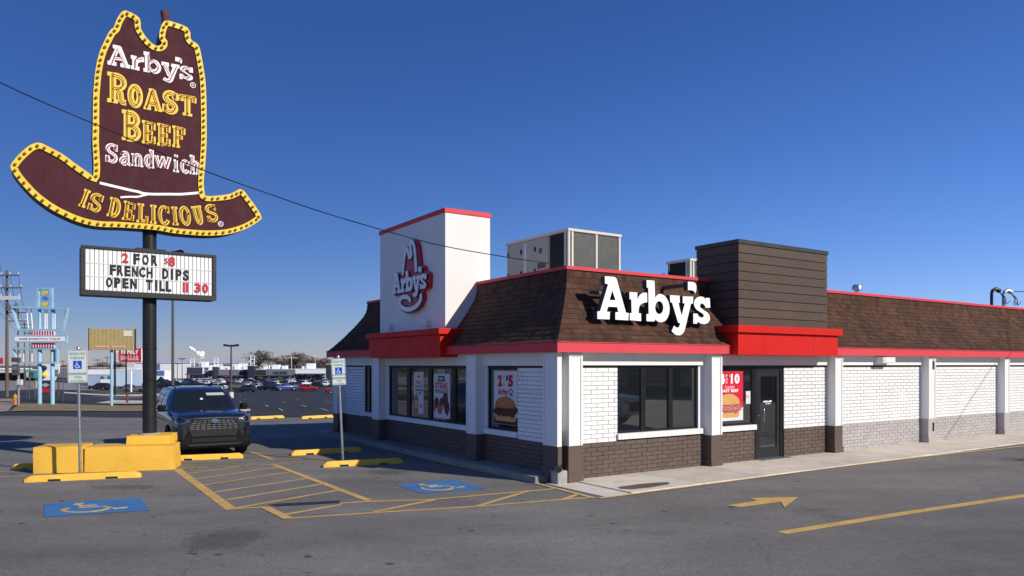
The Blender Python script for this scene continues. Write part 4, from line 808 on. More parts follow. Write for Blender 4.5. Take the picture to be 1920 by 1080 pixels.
MB().prism([[(-2.73, .985), (-1.81, .985), (-1.81, 1.14), (-2.73, 1.16)]], pf, -.004, -.003).build('table', 'printk', Q)
burger(Q, pf, -2.27, 1.05, .94, .54, True, -.006)
nm = on_building('house_number', 'white house number 4335 on the top of the street front glass', 'number'); tx = MB(); put_text(tx, '4335', -5.38, -5.02, 2.085, 2.165, pf, -.004, bold=.02); tx.build('digits', 'letterw', nm)

# roof plant
def hvac(s0, s1, t0, t1, z0, z1, label, full=True):
    r = on_building('rooftop_unit', label, 'rooftop unit', 'air conditioning units on the roof')
    fz = z1; d = s0
    core_ = MB(); core_.box(s0+.04, s1-.04, t0+.04, t1-.02, z0, z1-.03); core_.build('casing', 'beige', r)
    cl = MB(); cl.box(s0+.10, s1-.05, t0+.02, t0+.045, z0+.05, z1-.1); cl.build('coil', 'coil', r)
    cl = MB(); cl.box(s0+.03, s0+.045, t0+.2, t0+.85, z0+.05, z1-.08); cl.build('coil', 'hole', r)
    for x, y in ((s0, t0), (s1-.07, t0), (s0, t0+.12), (s0+.11, t0), ((s0+s1)/2+.02, t0-.001)): MB().box(x, x+.06, y, y+.06, z0, z1-.03).build('frame_post', 'cream', r)
    tp_ = MB(); tp_.box(s0-.02, s1+.02, t0-.02, t1+.02, z1-.07, z1); bevel(tp_.build('lid', 'cream', r), .006)
    n = max(1, round((t1-t0-.9)/.75))
    for i in range(n):
        a = t0+.9+(t1-t0-.92)*i/n; b = t0+.9+(t1-t0-.92)*(i+1)/n
        p = bevel(MB().box(s0+.018, s0+.042, a+.006, b-.006, z0, z1-.08).build('access_panel', 'beige', r), .004)
        MB().box(s0-.01, s0+.018, b-.09, b-.05, z1-.42, z1-.3).build('latch', 'black', p); MB().box(s0-.01, s0+.018, b-.09, b-.05, z1-1.0, z1-.9).build('latch', 'black', p)
        if i == 1: MB().box(s0+.012, s0+.018, b-.32, b-.2, z1-.95, z1-.12).build('label_strip', 'mqrail', p)
        if i == 0:
            lv = MB()
            for k in range(5): lv.box(s0+.010, s0+.018, a+.12, a+.5, z0+.62+.03*k, z0+.64+.03*k)
            lv.build('louvre', 'black', p); MB().box(s0+.005, s0+.018, a+.3, a+.42, z1-.5, z1-.36).build('gauge_box', 'pgrey', p)
    base = MB(); base.box(s0+.1, s1-.1, t0+.1, t1-.1, 4.19, z0+.02); base.build('curb', 'pgrey', r)
hvac(3.35, 5.16, 4.0, 6.95, 4.3, 5.83, 'large beige air conditioning unit behind the roof corner')
hvac(7.86, 9.6, 4.0, 4.95, 4.3, 5.40, 'smaller air conditioning unit half hidden behind the dark tower')
v = on_building('roof_vent', 'small white cap vent on the roof right of the dark tower', 'vent'); MB().lathe([(.07, 4.2), (.07, 4.50), (.14, 4.52), (.14, 4.62), (.10, 4.68), (.0, 4.69)], (12.42, 1.6, 0), 14).build('cap', 'galv', v, smooth=40)
for i, (s, m_) in enumerate(((20.3, 'black'), (21.2, 'galv'))):
    v = on_building('conduit_riser', 'electrical gooseneck riser on the roof at the right edge, %s one' % ('black' if i == 0 else 'silver'), 'riser')
    MB().path([(s, 1.35, 4.18), (s, 1.35, 4.82), (s+.05, 1.34, 4.93), (s+.2, 1.30, 4.98), (s+.36, 1.26, 4.92)], [.05, .05, .055, .07, .085], 10).build('pipe', m_, v, smooth=50)
    for k in range(3): MB().path([(s+.34, 1.26, 4.9), (s+.5+.1*k, 1.2, 4.7), (s+.45+.15*k, 1.2, 4.45), (s+.7+.3*k, 1.3, 4.62)], .012, 5).build('cable', 'wire', v)
v = on_building('roof_cable', 'thin cables crossing the sky to the roof risers at the right edge', 'cable')
MB().path([(21.5, 1.26, 4.95), (24, .8, 5.0), (27.5, .2, 5.15)], .014, 5).build('strand', 'wire', v)

# ================================================================== THE HAT POLE SIGN
px_, py_ = W(*POLE_ST)
HS = thing('hat_pole_sign', 'tall maroon cowboy-hat pole sign edged with yellow bulbs above a letter board', 'sign', (px_, py_, 0), TH)
pb = MB(); pb.lathe([(.145, .70), (.145, 2.62), (.152, 2.63), (.152, 2.66), (.145, 2.67), (.145, 6.0)], (0, 0, 0), 24); pb.build('pole', 'polem', HS, smooth=30)
pb = MB().lathe([(.07, 9.0), (.07, 10.18), (.09, 10.22), (.09, 10.3), (0, 10.31)], (.32, .05, 0), 10); pb.build('pole_top', 'rust', HS, smooth=40)
cor = auto_corners(HAT, 42); ho = smooth_loop(HAT, cor, 4)
mh = mapL(-.27)
hat_o = MB().prism([ho], mh, 0, .52, 0, 1).build('hat_cabinet', ['maroon', 'hatside'], HS)
def signed_area(p): return sum(a[0]*b[1]-b[0]*a[1] for a, b in zip(p, p[1:]+p[:1]))/2
inner_sign = -1 if signed_area(ho) < 0 else 1
# yellow band just inside the edge
def inset(loop, w):
    n = len(loop); out = []
    for i in range(n):
        a, c = Vector(loop[i-1]), Vector(loop[(i+1) % n]); d = (c-a); d.normalize(); nn = Vector((-d.y, d.x))*inner_sign; out.append(tuple(Vector(loop[i])+nn*w))
    return out
dense = []
for a, b in zip(ho, ho[1:]+ho[:1]):
    n = max(1, int(math.dist(a, b)/.03)); dense += [tuple(Vector(a).lerp(Vector(b), k/n)) for k in range(n)]
i0, i1, im = inset(dense, -.012), inset(dense, .105), inset(dense, .047)
mb = MB(); n = len(dense)
for i in range(n):
    j = (i+1) % n
    q = [mh(*p, -.03) for p in (i0[i], i0[j], i1[j], i1[i])]+[mh(*p, 0) for p in (i0[i], i0[j], i1[j], i1[i])]
    mb.add(q, [(0, 1, 2, 3), (0, 4, 5, 1), (2, 6, 7, 3)])
band = mb.build('border', 'yellow', HS)
bme = MB().lathe([(.023, 0), (.027, -.02), (.030, -.038), (.024, -.058), (.0, -.068)], (0, 0, 0), 9, axis='y').mesh('bulb', 'bulb', 60)
acc = 0.0; last = im[0]
for p in im[1:]:
    acc += math.dist(p, last); last = p
    if acc > .122: acc = 0.0; obj('bulb', bme, band, loc=mh(p[0], p[1], -.03))
# seams of the sheet metal face
sm = MB()
for z, x0, x1 in ((8.02, -1.0, 1.0), (6.98, -1.0, 1.0), (6.25, -1.0, 1.0)): sm.box(x0, x1, -.2725, -.27, z, z+.006)
sm.box(-.02, -.016, -.2725, -.27, 7.2, 9.25); sm.box(-1.2, -1.196, -.2725, -.27, 5.4, 6.2); sm.box(1.15, 1.154, -.2725, -.27, 5.4, 6.1)
sm.build('seam', pm('seam_dark', (.03, .012, .014), .6, .1, 3), hat_o)

GL = {}
def bowl(x0, xr, y0, y1): return [(x0, y1)]+[(x0+(xr-x0)*(.35+.65*math.sin(R(a))), (y0+y1)/2+(y1-y0)/2*math.cos(R(a))) for a in range(10, 171, 20)]+[(x0, y0)]
SS = [(.86, .70), (.78, .87), (.5, .93), (.22, .86), (.14, .71), (.28, .57), (.72, .43), (.86, .29), (.78, .13), (.5, .07), (.22, .13), (.14, .30)]
CC = [(.86, .70), (.74, .88), (.5, .94), (.26, .84), (.14, .5), (.26, .16), (.5, .06), (.74, .1), (.88, .27)]
GL['R'] = ([[(.3, .0), (.3, 1)], bowl(.3, .86, .5, .92), [(.5, .5), (.68, .36), (.72, .14), (.8, .07), (.99, .07)]], [(0, .56, .06), (0, .34, .94)])
GL['O'] = ([ell(.5, .5, .37, .43, n=22)+[(.87, .5)]], [])
GL['A'] = ([[(.18, .04), (.48, .95)], [(.48, .95), (.82, .04)], [(.3, .34), (.7, .34)]], [(0, .40, .06), (.60, 1, .06), (.28, .56, .95)])
GL['S'] = ([SS, [(.88, .62), (.88, .98)], [(.12, .02), (.12, .38)]], [])
GL['T'] = ([[(.5, 0), (.5, .95)], [(0, .90), (1, .90)], [(.08, .92), (.08, .66)], [(.92, .92), (.92, .66)]], [(.2, .8, .06)])
GL['B'] = ([[(.3, .0), (.3, 1)], bowl(.3, .84, .52, .92), bowl(.3, .9, .08, .5)], [(0, .34, .06), (0, .34, .94)])
GL['E'] = ([[(.32, 0), (.32, 1)], [(.32, .91), (.98, .91)], [(.32, .5), (.72, .5)], [(.32, .09), (.98, .09)], [(.9, .95), (.9, .64)], [(.9, .05), (.9, .36)], [(.68, .4), (.68, .6)]], [(0, .34, .06), (0, .34, .94)])
GL['F'] = (GL['E'][0][:3]+[GL['E'][0][4], GL['E'][0][6]], [(0, .62, .06), (0, .34, .94)])
GL['I'] = ([[(.5, 0), (.5, 1)]], [(.08, .92, .07), (.08, .92, .93)])
GL['D'] = ([[(.3, 0), (.3, 1)], bowl(.3, .88, .08, .92)], [(0, .34, .06), (0, .34, .94)])
GL['L'] = ([[(.34, 0), (.34, 1)], [(.34, .09), (.98, .09)], [(.9, .05), (.9, .38)]], [(0, .34, .06), (.04, .62, .94)])
GL['C'] = ([CC, [(.87, .62), (.87, .97)]], [])
GL['U'] = ([smooth_loop([(.26, .95), (.26, .4), (.34, .14), (.5, .06), (.66, .14), (.74, .4), (.74, .95)], (), 3, False)], [(.02, .5, .94), (.55, .98, .94)])
GL['a'] = ([smooth_loop([(.2, .72), (.32, .9), (.55, .94), (.7, .8), (.72, .4), (.74, .12), (.98, .06)], (), 3, False), smooth_loop([(.72, .55), (.4, .54), (.16, .4), (.15, .2), (.34, .06), (.58, .14), (.72, .34)], (), 3, False)], [])
GL['n'] = ([[(.26, 0), (.26, 1)], smooth_loop([(.26, .64), (.42, .88), (.62, .9), (.75, .7), (.76, .35), (.76, 0)], (), 3, False)], [(0, .3, .93), (0, .46, .05), (.55, 1, .05)])
GL['d'] = ([[(.74, 0), (.74, 1)], ell(.42, .34, .30, .29, n=16)+[(.72, .34)]], [(.46, .78, .95), (.7, 1, .05)])
GL['w'] = ([[(.1, .95), (.3, .06)], [(.3, .06), (.5, .86)], [(.5, .86), (.7, .06)], [(.7, .06), (.9, .95)]], [(0, .26, .93), (.74, 1, .93), (.38, .6, .93)])
GL['i'] = ([[(.5, 0), (.5, .66)], [(.5, .84), (.5, .99)]], [(.12, .5, .64), (.06, .96, .04)])
GL['c'] = (GL['C'][0], [])
GL['h'] = ([[(.27, 0), (.27, 1)], smooth_loop([(.27, .42), (.45, .62), (.63, .62), (.76, .46), (.77, 0)], (), 3, False)], [(0, .3, .96), (0, .5, .04), (.55, 1, .04)])
def hat_letter(ch, x0, x1, z0, z1, face, tube, rot=0.0, wt=None):
    w, h = x1-x0, z1-z0; cx, cz = (x0+x1)/2, (z0+z1)/2; c_, s_ = math.cos(rot), math.sin(rot)
    f = lambda p: (cx+((p[0]-.5)*w)*c_-((p[1]-.5)*h)*s_, cz+((p[0]-.5)*w)*s_+((p[1]-.5)*h)*c_)
    st_, se = GL[ch]; wt = wt or w*.26; mb = MB(); tb = MB(); d = -.006
    for pl_ in st_:
        q = [f(p) for p in (smooth_loop(pl_, (), 3, False) if len(pl_) > 6 else pl_)]
        k = .6 if ch in 'EFT' and len(pl_) == 2 and pl_[0][1] == pl_[1][1] else (.8 if ch in 'ELFTSC' and len(pl_) == 2 and pl_[0][0] == pl_[1][0] and pl_[0][0] > .6 else 1)
        mb.ribbon(q, wt*k, mh, d, 0); d -= .0012
        tb.path([mh(p[0], p[1], -.05) for p in q], .0085, 5)
    for a, b, y in se: mb.ribbon([f((a, y)), f((b, y))], h*.13, mh, d, 0); d -= .0012
    L = mb.build('letter', face, HS); tb.build('neon_tube', tube, L, smooth=60)
    k = f(st_[0][0]); MB().lathe([(.018, 0), (.018, -.02), (0, -.021)], mh(k[0], k[1]+.05, -.016), 8, axis='y').build('electrode', 'spot', L)
for ch, a, b, c, d in ROAST: hat_letter(ch, a, b, c, d, 'yellow', 'tube_b', wt=.125)
for ch, a, b, c, d in BEEF: hat_letter(ch, a, b, c, d, 'yellow', 'tube_b', wt=.135 if ch == 'B' else .115)
for ch, a, b, c, d in SANDWICH: hat_letter(ch, a, b, c, d, 'letterw', 'tube_r', wt=.078)
for i, (ch, x, z, h) in enumerate(DELIC):
    p, q = DELIC[max(0, i-1)], DELIC[min(len(DELIC)-1, i+1)]; rot = math.atan2(q[2]-p[2], q[1]-p[1])
    w = {'I': .15}.get(ch, .225); hat_letter(ch, x-w/2, x+w/2, z-h/2, z+h/2, 'yellow', 'tube_b', rot, .08)
ax0, ax1 = -.86, .86; az0, az1 = 8.735, 9.188
for nm_, outer, holes in ARBYS:
    f = lambda p: (ax0+(p[0]-bx0)/(bx1-bx0)*(ax1-ax0), az0+(p[1]-ybase)/(ytop-ybase)*(az1-az0))
    o = [f(p) for p in smooth_loop(outer, auto_corners(outer, 33), 2)]; hs = [[f(p) for p in h] for h in holes]
    L = MB().prism([o]+hs, mh, -.012, 0).build('letter', 'letterw', HS)
    x0, x1 = min(p[0] for p in o), max(p[0] for p in o); z0, z1 = min(p[1] for p in o), max(p[1] for p in o); g = lambda p: (x0+p[0]*(x1-x0), z0+p[1]*(z1-z0))
    tr = {'A': [[(.2, .06), (.45, .9), (.82, .06)], [(.3, .42), (.62, .42)]], 'r': [[(.34, .1), (.36, .7), (.6, .88), (.9, .85)]], 'b': [[(.3, .08), (.3, .92)], [(.3, .55), (.6, .6), (.85, .3), (.6, .08), (.3, .2)]], 'y': [[(.15, .9), (.52, .4)], [(.85, .9), (.52, .25), (.4, .08), (.12, .1)]], 'apostrophe': [[(.75, .8), (.7, .3)]], 's': [[(.8, .75), (.5, .9), (.2, .7), (.75, .35), (.5, .1), (.15, .25)]]}[nm_]
    tb = MB()
    for t_ in tr: tb.path([mh(*g(p), -.05) for p in (smooth_loop(t_, (), 4, False) if len(t_) > 3 else t_)], .0085, 5)
    tb.build('neon_tube', 'tube_r', L, smooth=60)
for x, z in HAT_TM:
    mb = MB().ribbon(ell(x, z, .055, .055, n=18), .014, mh, -.008, 0, closed=True); put_text(mb, 'R', x-.025, x+.025, z-.03, z+.03, mh, -.008); mb.build('registered_mark', 'letterw', HS)
mb = MB(); b1 = smooth_loop(BAND1, (), 4, False); mb.ribbon(b1, .055, mh, -.008, 0); b2 = smooth_loop(BAND2, (), 4, False); mb.ribbon(b2, .04, mh, -.006, 0); mb.build('hat_band', 'letterw', HS)

# letter board
mm = mapL(-.30)
mb = MB(); mb.box(-1.35, 1.345, -.27, .27, 3.765, 4.80); mq = bevel(mb.build('letter_board', 'hatside', HS), .01)
fr = MB()
for x0, x1, z0, z1 in ((-1.36, 1.355, 4.755, 4.81), (-1.36, 1.355, 3.755, 3.87), (-1.36, -1.275, 3.87, 4.755), (1.275, 1.355, 3.87, 4.755)): fr.box(x0, x1, -.335, -.27, z0, z1)
bevel(fr.build('frame', pm('frame_charcoal', (.03, .03, .032), .45, .12, 4), mq), .006)
n = 30; w = 2.55/n
pme = MB().box(0, w-.012, -.292, -.27, 3.87, 4.755).mesh('panel', 'mqface')
for i in range(n): obj('panel', pme, mq, loc=(-1.275+i*w+.006, random.uniform(-.002, .002), 0))
rl_ = MB()
for z in (4.445, 4.163): rl_.box(-1.275, 1.275, -.299, -.293, z-.012, z+.012)
rl_.build('track', 'mqrail', mq)
mm2 = mapL(-.306)
for ch, a, b, c, d in MQ_TEXT:
    red = (ch in '28$130')
    mb = MB()
    if ch in '1I': mb.prism([[((a+b)/2-.022, c), ((a+b)/2+.022, c), ((a+b)/2+.022, d), ((a+b)/2-.022, d)]], mm2, -.003, .004)
    else: put_text(mb, ch, a, b, c, d, mm2, 0, bold=.0 if ch == '$' else .045)
    mb.build('letter', 'inkr' if red else 'inkk', mq)
MB().box(-.3, .3, -.2, .2, 4.80, 4.86).build('mount', 'hatside', mq)

# ================================================================== PARKING LOT THINGS
def gframe(p, q):
    a, b = G(*p), G(*q); d = Vector((b.x-a.x, b.y-a.y)); return a, d.length, math.atan2(d.y, d.x)
def rough_box(l, w, h, taper=.0, seed=0, amp=.006):
    """cast block: bevelled, slightly uneven"""
    mb = MB(); nx, ny, nz = max(2, int(l/.12)), max(2, int(w/.12)), max(2, int(h/.12)); vid = {}; vs = []
    def V_(i, j, k):
        if (i, j, k) not in vid:
            x, y, z = l*i/nx, w*j/ny, h*k/nz; t = taper*z/h
            x = t+(l-2*t)*i/nx; y = t*.6+(w-1.2*t)*j/ny
            e = (i in (0, nx))+(j in (0, ny))+(k == nz)
            n = noise.noise_vector((x*3+seed, y*3, z*3))*amp*(1 if e < 2 else 2.5)
            if e >= 2: # soften the arrises
                x += (.012 if i == 0 else -.012 if i == nx else 0); y += (.012 if j == 0 else -.012 if j == ny else 0); z += (-.012 if k == nz else 0)
            vid[(i, j, k)] = len(vs); vs.append((x+n.x, y+n.y, max(0, z+n.z) if k else 0))
        return vid[(i, j, k)]
    fs = []
    for i in range(nx):
        for j in range(ny): fs.append((V_(i, j, nz), V_(i+1, j, nz), V_(i+1, j+1, nz), V_(i, j+1, nz)))
        for k in range(nz): fs += [(V_(i, 0, k), V_(i+1, 0, k), V_(i+1, 0, k+1), V_(i, 0, k+1)), (V_(i+1, ny, k), V_(i, ny, k), V_(i, ny, k+1), V_(i+1, ny, k+1))]
    for j in range(ny):
        for k in range(nz): fs += [(V_(0, j+1, k), V_(0, j, k), V_(0, j, k+1), V_(0, j+1, k+1)), (V_(nx, j, k), V_(nx, j+1, k), V_(nx, j+1, k+1), V_(nx, j, k+1))]
    return mb.add(vs, fs)
a, l, an = gframe((60, 888.5), (326, 880.5))
def block(off, ln, dep, h, z, label, seed, y=0):
    o = rough_box(ln, dep, h, .012, seed).build('concrete_block', 'cyellow', smooth=45); c, s = math.cos(an), math.sin(an)
    o.location = (a.x+c*off-s*y, a.y+s*off+c*y, z); o.rotation_euler = (0, 0, an); return tag(o, label, 'concrete block')
block(0, .96, .78, .56, 0, 'shorter yellow painted concrete block at the left end of the sign base', 1)
block(.975, l-.975, .82, .535, 0, 'long yellow painted concrete block under the pole sign', 4)
c_, s_ = math.cos(an), math.sin(an); dx = (px_-a.x)*c_+(py_-a.y)*s_; dy = -(px_-a.x)*s_+(py_-a.y)*c_
block(dx-.42, .92, .80, .20, .53, 'small yellow concrete block round the foot of the sign pole', 8, dy-.30)
MB().lathe([(.22, .0), (.22, .75), (.16, .76)], (0, 0, 0), 20).build('footing', 'bareconc', HS)
# wheel stops
def stop_mesh(n_seed):
    mb = MB(); L_, w, h = 1.83, .165, .135; xs_ = [0, .02, .05, .1, .2, .3, .352, .36, .45, .55, .558, .62, .75, .9, 1.05, 1.2, 1.252, 1.26, 1.35, 1.45, 1.458, 1.53, 1.63, 1.73, 1.78, 1.81, 1.83]
    prof = [(-w/2, 0), (w/2, 0), (w/2*.9, h*.55), (w/2*.6, h*.92), (-w/2*.6, h*.92), (-w/2*.9, h*.55)]; vs = []; nn = len(xs_)-1
    for i in range(nn+1):
        x = xs_[i]; e = min(x, L_-x); k = min(1, .5+e*6)
        slot = .355 < x < .555 or 1.255 < x < 1.455
        for y, z in prof:
            q = noise.noise_vector((x*4+n_seed*9, y*8, z*8))*.006
            vs.append((x, y*(.7+.3*k)+q.y, max(.0, (z*k if z > 0 else (.045 if slot else 0))+q.z*(z > 0))))
    m = len(prof); fs = [(i*m+j, i*m+(j+1) % m, (i+1)*m+(j+1) % m, (i+1)*m+j) for i in range(nn) for j in range(m)]
    fs += [tuple(range(m))[::-1], tuple(range(nn*m, nn*m+m))]
    return mb.add(vs, fs).mesh('wheel_stop', 'cyellow', 40)
sms = [stop_mesh(i) for i in range(3)]
def wheel_stop(p, q, label, full=True, k=0, mat=None):
    a, l, an = gframe(p, q); o = obj('wheel_stop', sms[k % 3]); o.location = a; o.rotation_euler = (0, 0, an)
    if full: o.scale = (l/1.83, 1, 1)
    tag(o, label, 'wheel stop', 'wheel stops in the parking lot')
    if mat: o.material_slots[0].link = 'OBJECT'; o.material_slots[0].material = M[mat]
    return o
wheel_stop((47, 904), (265, 894), 'yellow wheel stop in front of the left accessible parking sign', k=0)
o = wheel_stop((24, 881), (110, 876), 'yellow wheel stop end poking out behind the yellow concrete block', k=1)
wheel_stop((318, 864), (456, 858.5), 'yellow wheel stop under the nose of the dark SUV', k=2)
wheel_stop((546, 854), (678, 846.5), 'yellow wheel stop half in shade nearer the building', k=0)
wheel_stop((606, 876), (755, 868), 'yellow wheel stop at the foot of the right accessible parking sign', k=1)
wheel_stop((467, 786.5), (532, 784.5), 'far yellow wheel stop just right of the SUV', k=1)
wheel_stop((565, 785.5), (624, 783.5), 'far yellow wheel stop near the corner of the restaurant', k=2)
wheel_stop((449, 772), (468, 771), 'pale bare wheel stop beyond the SUV mirror', k=0, mat='bareconc')

# accessible parking signs
def parking_sign(base, d, px, ytop, w, h1, h2, lean, yaw, label):
    x, y = (px-960)/F*d, d
    ztop = EYE+(HZ-ytop)*d/F
    r = thing('parking_sign', label, 'parking sign', (x, y, 0), yaw, 'accessible parking signs'); r.rotation_euler = (R(lean[1]), R(lean[0]), yaw)
    MB().lathe([(.03, 0), (.03, ztop+.02), (.036, ztop+.02), (.036, ztop+.05), (.02, ztop+.075), (0, ztop+.08)], (0, .045, 0), 12).build('post', 'galv', r, smooth=40)
    def plate(z0, z1):
        c = .03; pts = []
        for cx, cz, a0 in ((w/2-c, z1-c, 0), (-w/2+c, z1-c, 90), (-w/2+c, z0+c, 180), (w/2-c, z0+c, 270)): pts += [(cx+c*math.cos(R(a0+k*18)), cz+c*math.sin(R(a0+k*18))) for k in range(6)]
        p = MB().prism([pts], mapL(0), -.003, .003).build('plate', 'signw', r)
        sc = lambda q, k: [(x_*(1-k/w*2), (z_-(z0+z1)/2)*(1-k/(z1-z0)*2)+(z0+z1)/2) for x_, z_ in q]
        MB().ribbon(sc(pts, .012), .007, mapL(0), -.0045, -.003, closed=True).build('border', 'green', p); return p
    m0 = mapL(0)
    z1, z0 = ztop, ztop-h1; p = plate(z0, z1)
    tx = MB(); put_text(tx, 'RESERVED', -w*.40, w*.40, z1-h1*.215, z1-h1*.10, m0, -.004, bold=.012); put_text(tx, 'PARKING', -w*.34, w*.34, z1-h1*.39, z1-h1*.275, m0, -.004, bold=.012); tx.build('lettering', 'green', p)
    q = h1*.35; cz = z0+h1*.37; b = MB().prism([[(-q/2, cz-q/2), (q/2, cz-q/2), (q/2, cz+q/2), (-q/2, cz+q/2)]], m0, -.0045, -.003).build('symbol_panel', 'blue', p)
    g = lambda u, v: ((u-.5)*q, cz+(v-.5)*q)
    s = MB(); s.prism([[g(*k) for k in ell(.42, .82, .06, .06, n=12)]], m0, -.006, -.0045)
    for i, st_ in enumerate(([(.42, .74), (.44, .42), (.64, .42)], [(.43, .60), (.6, .60)], arc(.46, .36, .22, .22, 130, 350, 14), [(.64, .42), (.74, .2), (.82, .23)])): s.ribbon([g(*k) for k in st_], q*.065, m0, -.006-.0008*i, -.0045)
    s.build('wheelchair_symbol', 'letterw', b)
    z1 = z0-.012; z0 = z1-h2; p = plate(z0, z1); tx = MB(); put_text(tx, 'VAN', -w*.2, w*.2, z1-h2*.5, z1-h2*.2, m0, -.004, bold=.012); put_text(tx, 'ACCESSIBLE', -w*.36, w*.36, z0+h2*.14, z0+h2*.32, m0, -.004, bold=.01); tx.build('lettering', 'green', p)
parking_sign(None, 15.15, 148.5, 656.5, .385, .475, .175, (-.8, 0), R(6), 'green and white accessible parking sign in front of the yellow blocks')
parking_sign(None, 17.45, 643, 672, .315, .455, .15, (-2.6, 0), R(10), 'leaning green and white accessible parking sign near the building')

# ================================================================== VEHICLES
def loft(mb, st, prof, m=0, caps=True):
    rows = []
    for s in st:
        half = prof(*s); rows.append(half+[(x, -y, z) for x, y, z in reversed(half[1:-1])])
    n = len(rows[0]); vs = [p for r_ in rows for p in r_]
    fs = [(i*n+j, i*n+(j+1) % n, (i+1)*n+(j+1) % n, (i+1)*n+j) for i in range(len(rows)-1) for j in range(n)]
    if caps: fs += [tuple(range(n)), tuple(range((len(rows)-1)*n, len(rows)*n))[::-1]]
    return mb.add(vs, fs, m)
def body_prof(x, hw, zb, zs, zt):
    d = zs-zb
    return [(x, 0, zb), (x, hw*.86, zb), (x, hw*.965, zb+.1*d), (x, hw, zb+.34*d), (x, hw*.985, zb+.6*d), (x, hw*1.0, zb+.86*d), (x, hw*.955, zs), (x, hw*.84, zs+.55*(zt-zs)), (x, hw*.5, zt-.012), (x, 0, zt)]
def ring_pts(xf, xr, w, z, bow):
    h = [(xf, 0), (xf-.03*bow, .45*w), (xf-.11*bow, .78*w), (xf-.25*bow, .95*w), (xf-.5*bow, w)]
    k = [(xr+.35, w), (xr+.16, .95*w), (xr+.06, .8*w), (xr+.01, .45*w), (xr, 0)]
    n = 7; mid = [(h[-1][0]+(k[0][0]-h[-1][0])*i/n, w) for i in range(1, n)]
    return [(x, y, z) for x, y in h+mid+k]
class Cabin:
    def __init__(self, low, high): self.r = [ring_pts(*q) for q in (low, high)]; self.n = len(self.r[0])
    def P(self, u, v):
        def on(r_):
            f = u*(self.n-1); i = min(int(f), self.n-2); k = f-i; return Vector(r_[i]).lerp(Vector(r_[i+1]), k)
        p = on(self.r[0]).lerp(on(self.r[1]), v); b = .035*math.sin(math.pi*v)
        c = Vector((p.x*.0, p.y, 0)); return p+(Vector((0, math.copysign(b, p.y), 0)) if abs(p.y) > .01 else Vector((0, 0, 0)))
    def shell(self, mb, crown, m=0):
        nv = 5; vs = []; n = self.n
        for j in range(nv+1):
            row = [self.P(i/(n-1), j/nv) for i in range(n)]; vs += [tuple(p) for p in row]+[(p.x, -p.y, p.z) for p in reversed(row[1:-1])]
        k = 2*n-2; fs = [(j*k+i, j*k+(i+1) % k, (j+1)*k+(i+1) % k, (j+1)*k+i) for j in range(nv) for i in range(k)]
        top = vs[nv*k:]; xs_ = [p[0] for p in top]; cx = (min(xs_)+max(xs_))/2
        for sc, dz in ((.8, crown*.7), (.4, crown)): vs += [(cx+(p[0]-cx)*sc, p[1]*sc, p[2]+dz) for p in top]
        for j in (nv, nv+1): fs += [(j*k+i, j*k+(i+1) % k, (j+1)*k+(i+1) % k, (j+1)*k+i) for i in range(k)]
        fs.append(tuple(range((nv+2)*k, (nv+3)*k)))
        return mb.add(vs, fs, m)
    def patch(self, mb, u0, u1, v0, v1, side=0, off=.006, m=0, nu=6, nv=4, slant=0.0):
        """glass laid on the cabin; side 0 spans both halves across the middle"""
        vs = []; us = [u0+(u1-u0)*i/nu for i in range(nu+1)]
        for j in range(nv+1):
            v = v0+(v1-v0)*j/nv; row = []
            for q in us:
                qq = q+slant*(j/nv)
                p = self.P(min(1, max(0, qq)), v); e = .004; du = self.P(min(1, qq+e), v)-self.P(max(0, qq-e), v); dv = self.P(qq, min(1, v+e))-self.P(qq, max(0, v-e)); nn = du.cross(dv)
                if nn.length > 1e-12: nn.normalize()
                if nn.dot(Vector((p.x*.15, p.y, .2)) if abs(p.y) > .05 else Vector((p.x-.2, 0, .2))) < 0: nn = -nn
                row.append(p+nn*off)
            if side == 0: row = [Vector((p.x, -p.y, p.z)) for p in reversed(row[1:] if u0 == 0 else row[:-1])]+row if u0 == 0 else row+[Vector((p.x, -p.y, p.z)) for p in reversed(row[:-1])]
            elif side < 0: row = [Vector((p.x, -p.y, p.z)) for p in row]
            vs += row; w_ = len(row)
        return mb.add(vs, [(j*w_+i, j*w_+i+1, (j+1)*w_+i+1, (j+1)*w_+i) for j in range(nv) for i in range(w_-1)], m)
def wheel(par, x, y, r, w=.22, mesh=None):
    if mesh is None:
        s = 1
        ty = MB().lathe([(r*.62, -w/2), (r*.93, -w/2), (r, -w*.36), (r, w*.36), (r*.93, w/2), (r*.62, w/2), (r*.6, w*.3), (r*.6, -w*.3), (r*.62, -w/2)], (0, 0, 0), 28, axis='y').mesh('tyre', 'rubber', 40)
        rm = MB(); rm.lathe([(r*.62, w*.40), (r*.55, w*.34), (r*.5, w*.1), (.0, w*.1)], (0, 0, 0), 24, axis='y', m=1); rm.lathe([(r*.62, -w*.40), (r*.55, -w*.34), (r*.5, -w*.1), (.0, -w*.1)], (0, 0, 0), 24, axis='y', m=1)
        for k in range(5):
            an = 2*math.pi*k/5; ca, sa = math.cos(an), math.sin(an)
            for sg in (1, -1): rm.tube((0, sg*w*.33, 0), (ca*r*.56, sg*w*.36, sa*r*.56), .045, .03, 6, 0)
        for sg in (1, -1): rm.lathe([(.07, sg*w*.30), (.06, sg*w*.42), (0, sg*w*.43)], (0, 0, 0), 12, axis='y')
        mesh = (ty, rm.mesh('rim', ['rim', 'hole'], 40))
    t = obj('wheel', mesh[0], par, loc=(x, y, r)); obj('rim', mesh[1], t); return mesh
NAVY = pm('car_navy', (.006, .0105, .024), .28, .04, 2, coat=1.0, spec=.6)
